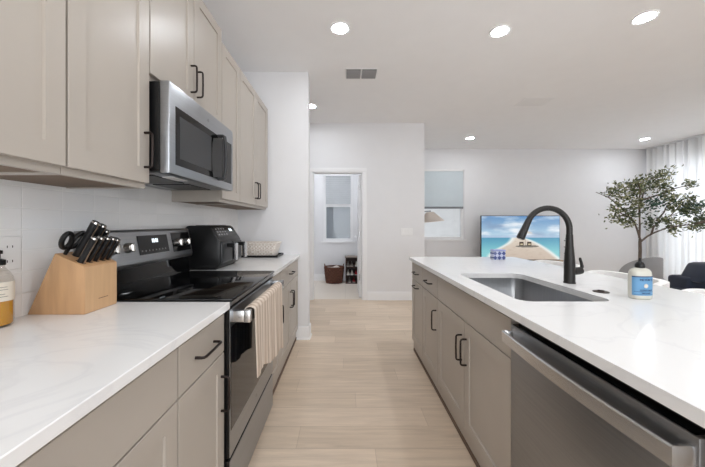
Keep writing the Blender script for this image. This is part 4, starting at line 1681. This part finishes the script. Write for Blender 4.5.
def liner(u, v):
    a = 2 * PI * u
    r = .16 * v
    return (bx0 + r * math.cos(a), by0 + .83 * r * math.sin(a), .315 + .022 * math.sin(a * 3 + v * 4) * v + .012 * math.cos(a * 5))
tag(build('laundry_cloth', MB().grid(liner, 30, 6, .008), M['shoewhite'], origin=(bx0, by0, .3), angle=60), 'off-white cloth heaped inside the brown wicker basket', 'cloth')

cx0, cx1, cy0, cy1, ch = .005, .40, 6.16, 6.48, .555
t = thing('shoe_rack', 'dark two-shelf wooden cubby beside the wicker basket in the laundry room', 'shelf', ((cx0 + cx1) / 2, 6.32, 0))
build('side_panel', MB().box(cx0, cx0 + .02, cy0, cy1, 0, ch - .022), M['darkwood'], t)
build('side_panel', MB().box(cx1 - .02, cx1, cy0, cy1, 0, ch - .022), M['darkwood'], t)
build('back_panel', MB().box(cx0 + .02, cx1 - .02, cy1 - .012, cy1, 0, ch - .022), M['darkwood'], t)
build('top', MB().box(cx0 - .012, cx1 + .012, cy0 - .012, cy1, ch - .022, ch, .003), M['greytop'], t)
build('shelf', MB().box(cx0 + .02, cx1 - .02, cy0 + .004, cy1 - .012, .335, .353), M['darkwood'], t)
build('shelf', MB().box(cx0 + .02, cx1 - .02, cy0 + .004, cy1 - .012, .155, .173), M['darkwood'], t)
build('shelf', MB().box(cx0 + .02, cx1 - .02, cy0 + .004, cy1 - .012, .0, .02), M['darkwood'], t)


def shoe(label, x, y, z, m, ln=.19):
    t = thing('shoe', label, 'shoe', (x, y, z), 'shoes on the dark rack')
    u_ = MB()
    rgs = []
    for k in range(11):
        v = k / 10
        yy = y + ln * v
        wd = .034 * (math.sin(PI * (.12 + .8 * v)) ** .5) * (1.05 - .15 * v)
        ht = .045 + .055 * max(0, v - .3) ** .8 if v > .05 else .03
        if v > .97:
            ht *= .9
        rgs.append([u_.bm.verts.new((x + wd * math.cos(a) * (1 if math.sin(a) < .3 else .8), yy, z + .012 + (ht) * max(0, math.sin(a)))) for a in [2 * PI * i / 12 for i in range(12)]])
    for A, B in zip(rgs, rgs[1:]):
        for i in range(12):
            u_.bm.faces.new((A[i], A[(i + 1) % 12], B[(i + 1) % 12], B[i]))
    u_.bm.faces.new(rgs[0])
    u_.bm.faces.new(rgs[-1][::-1])
    bmesh.ops.recalc_face_normals(u_.bm, faces=u_.bm.faces[:])
    build('upper', u_, m, t, 60)
    s_ = MB()
    s_.prism([(x - .033, y + .015, z), (x - .022, y - .004, z), (x + .022, y - .004, z), (x + .033, y + .015, z), (x + .03, y + ln, z), (x - .03, y + ln, z)], (0, 0, .013), .003)
    build('sole', s_, M['shoewhite'] if m is not M['shoewhite'] else M['white'], t)


yy = cy0 + .03
shoe('grey shoe at the left of the top shelf of the dark rack', .06, yy, .3535, M['shoegrey'])
shoe('second grey shoe on the top shelf of the dark rack', .135, yy, .3535, M['shoegrey'])
shoe('off-white shoe at the right of the top shelf of the dark rack', .235, yy, .3535, M['shoewhite'])
shoe('off-white shoe at the left of the middle shelf of the dark rack', .06, yy, .1735, M['shoewhite'])
shoe('second off-white shoe on the middle shelf of the dark rack', .14, yy, .1735, M['shoewhite'])
shoe('red shoe on the middle shelf of the dark rack', .225, yy, .1735, M['red'])
shoe('grey shoe on the bottom shelf of the dark rack', .09, yy, .0205, M['shoegrey'])
shoe('red shoe on the bottom shelf of the dark rack', .18, yy, .0205, M['red'])
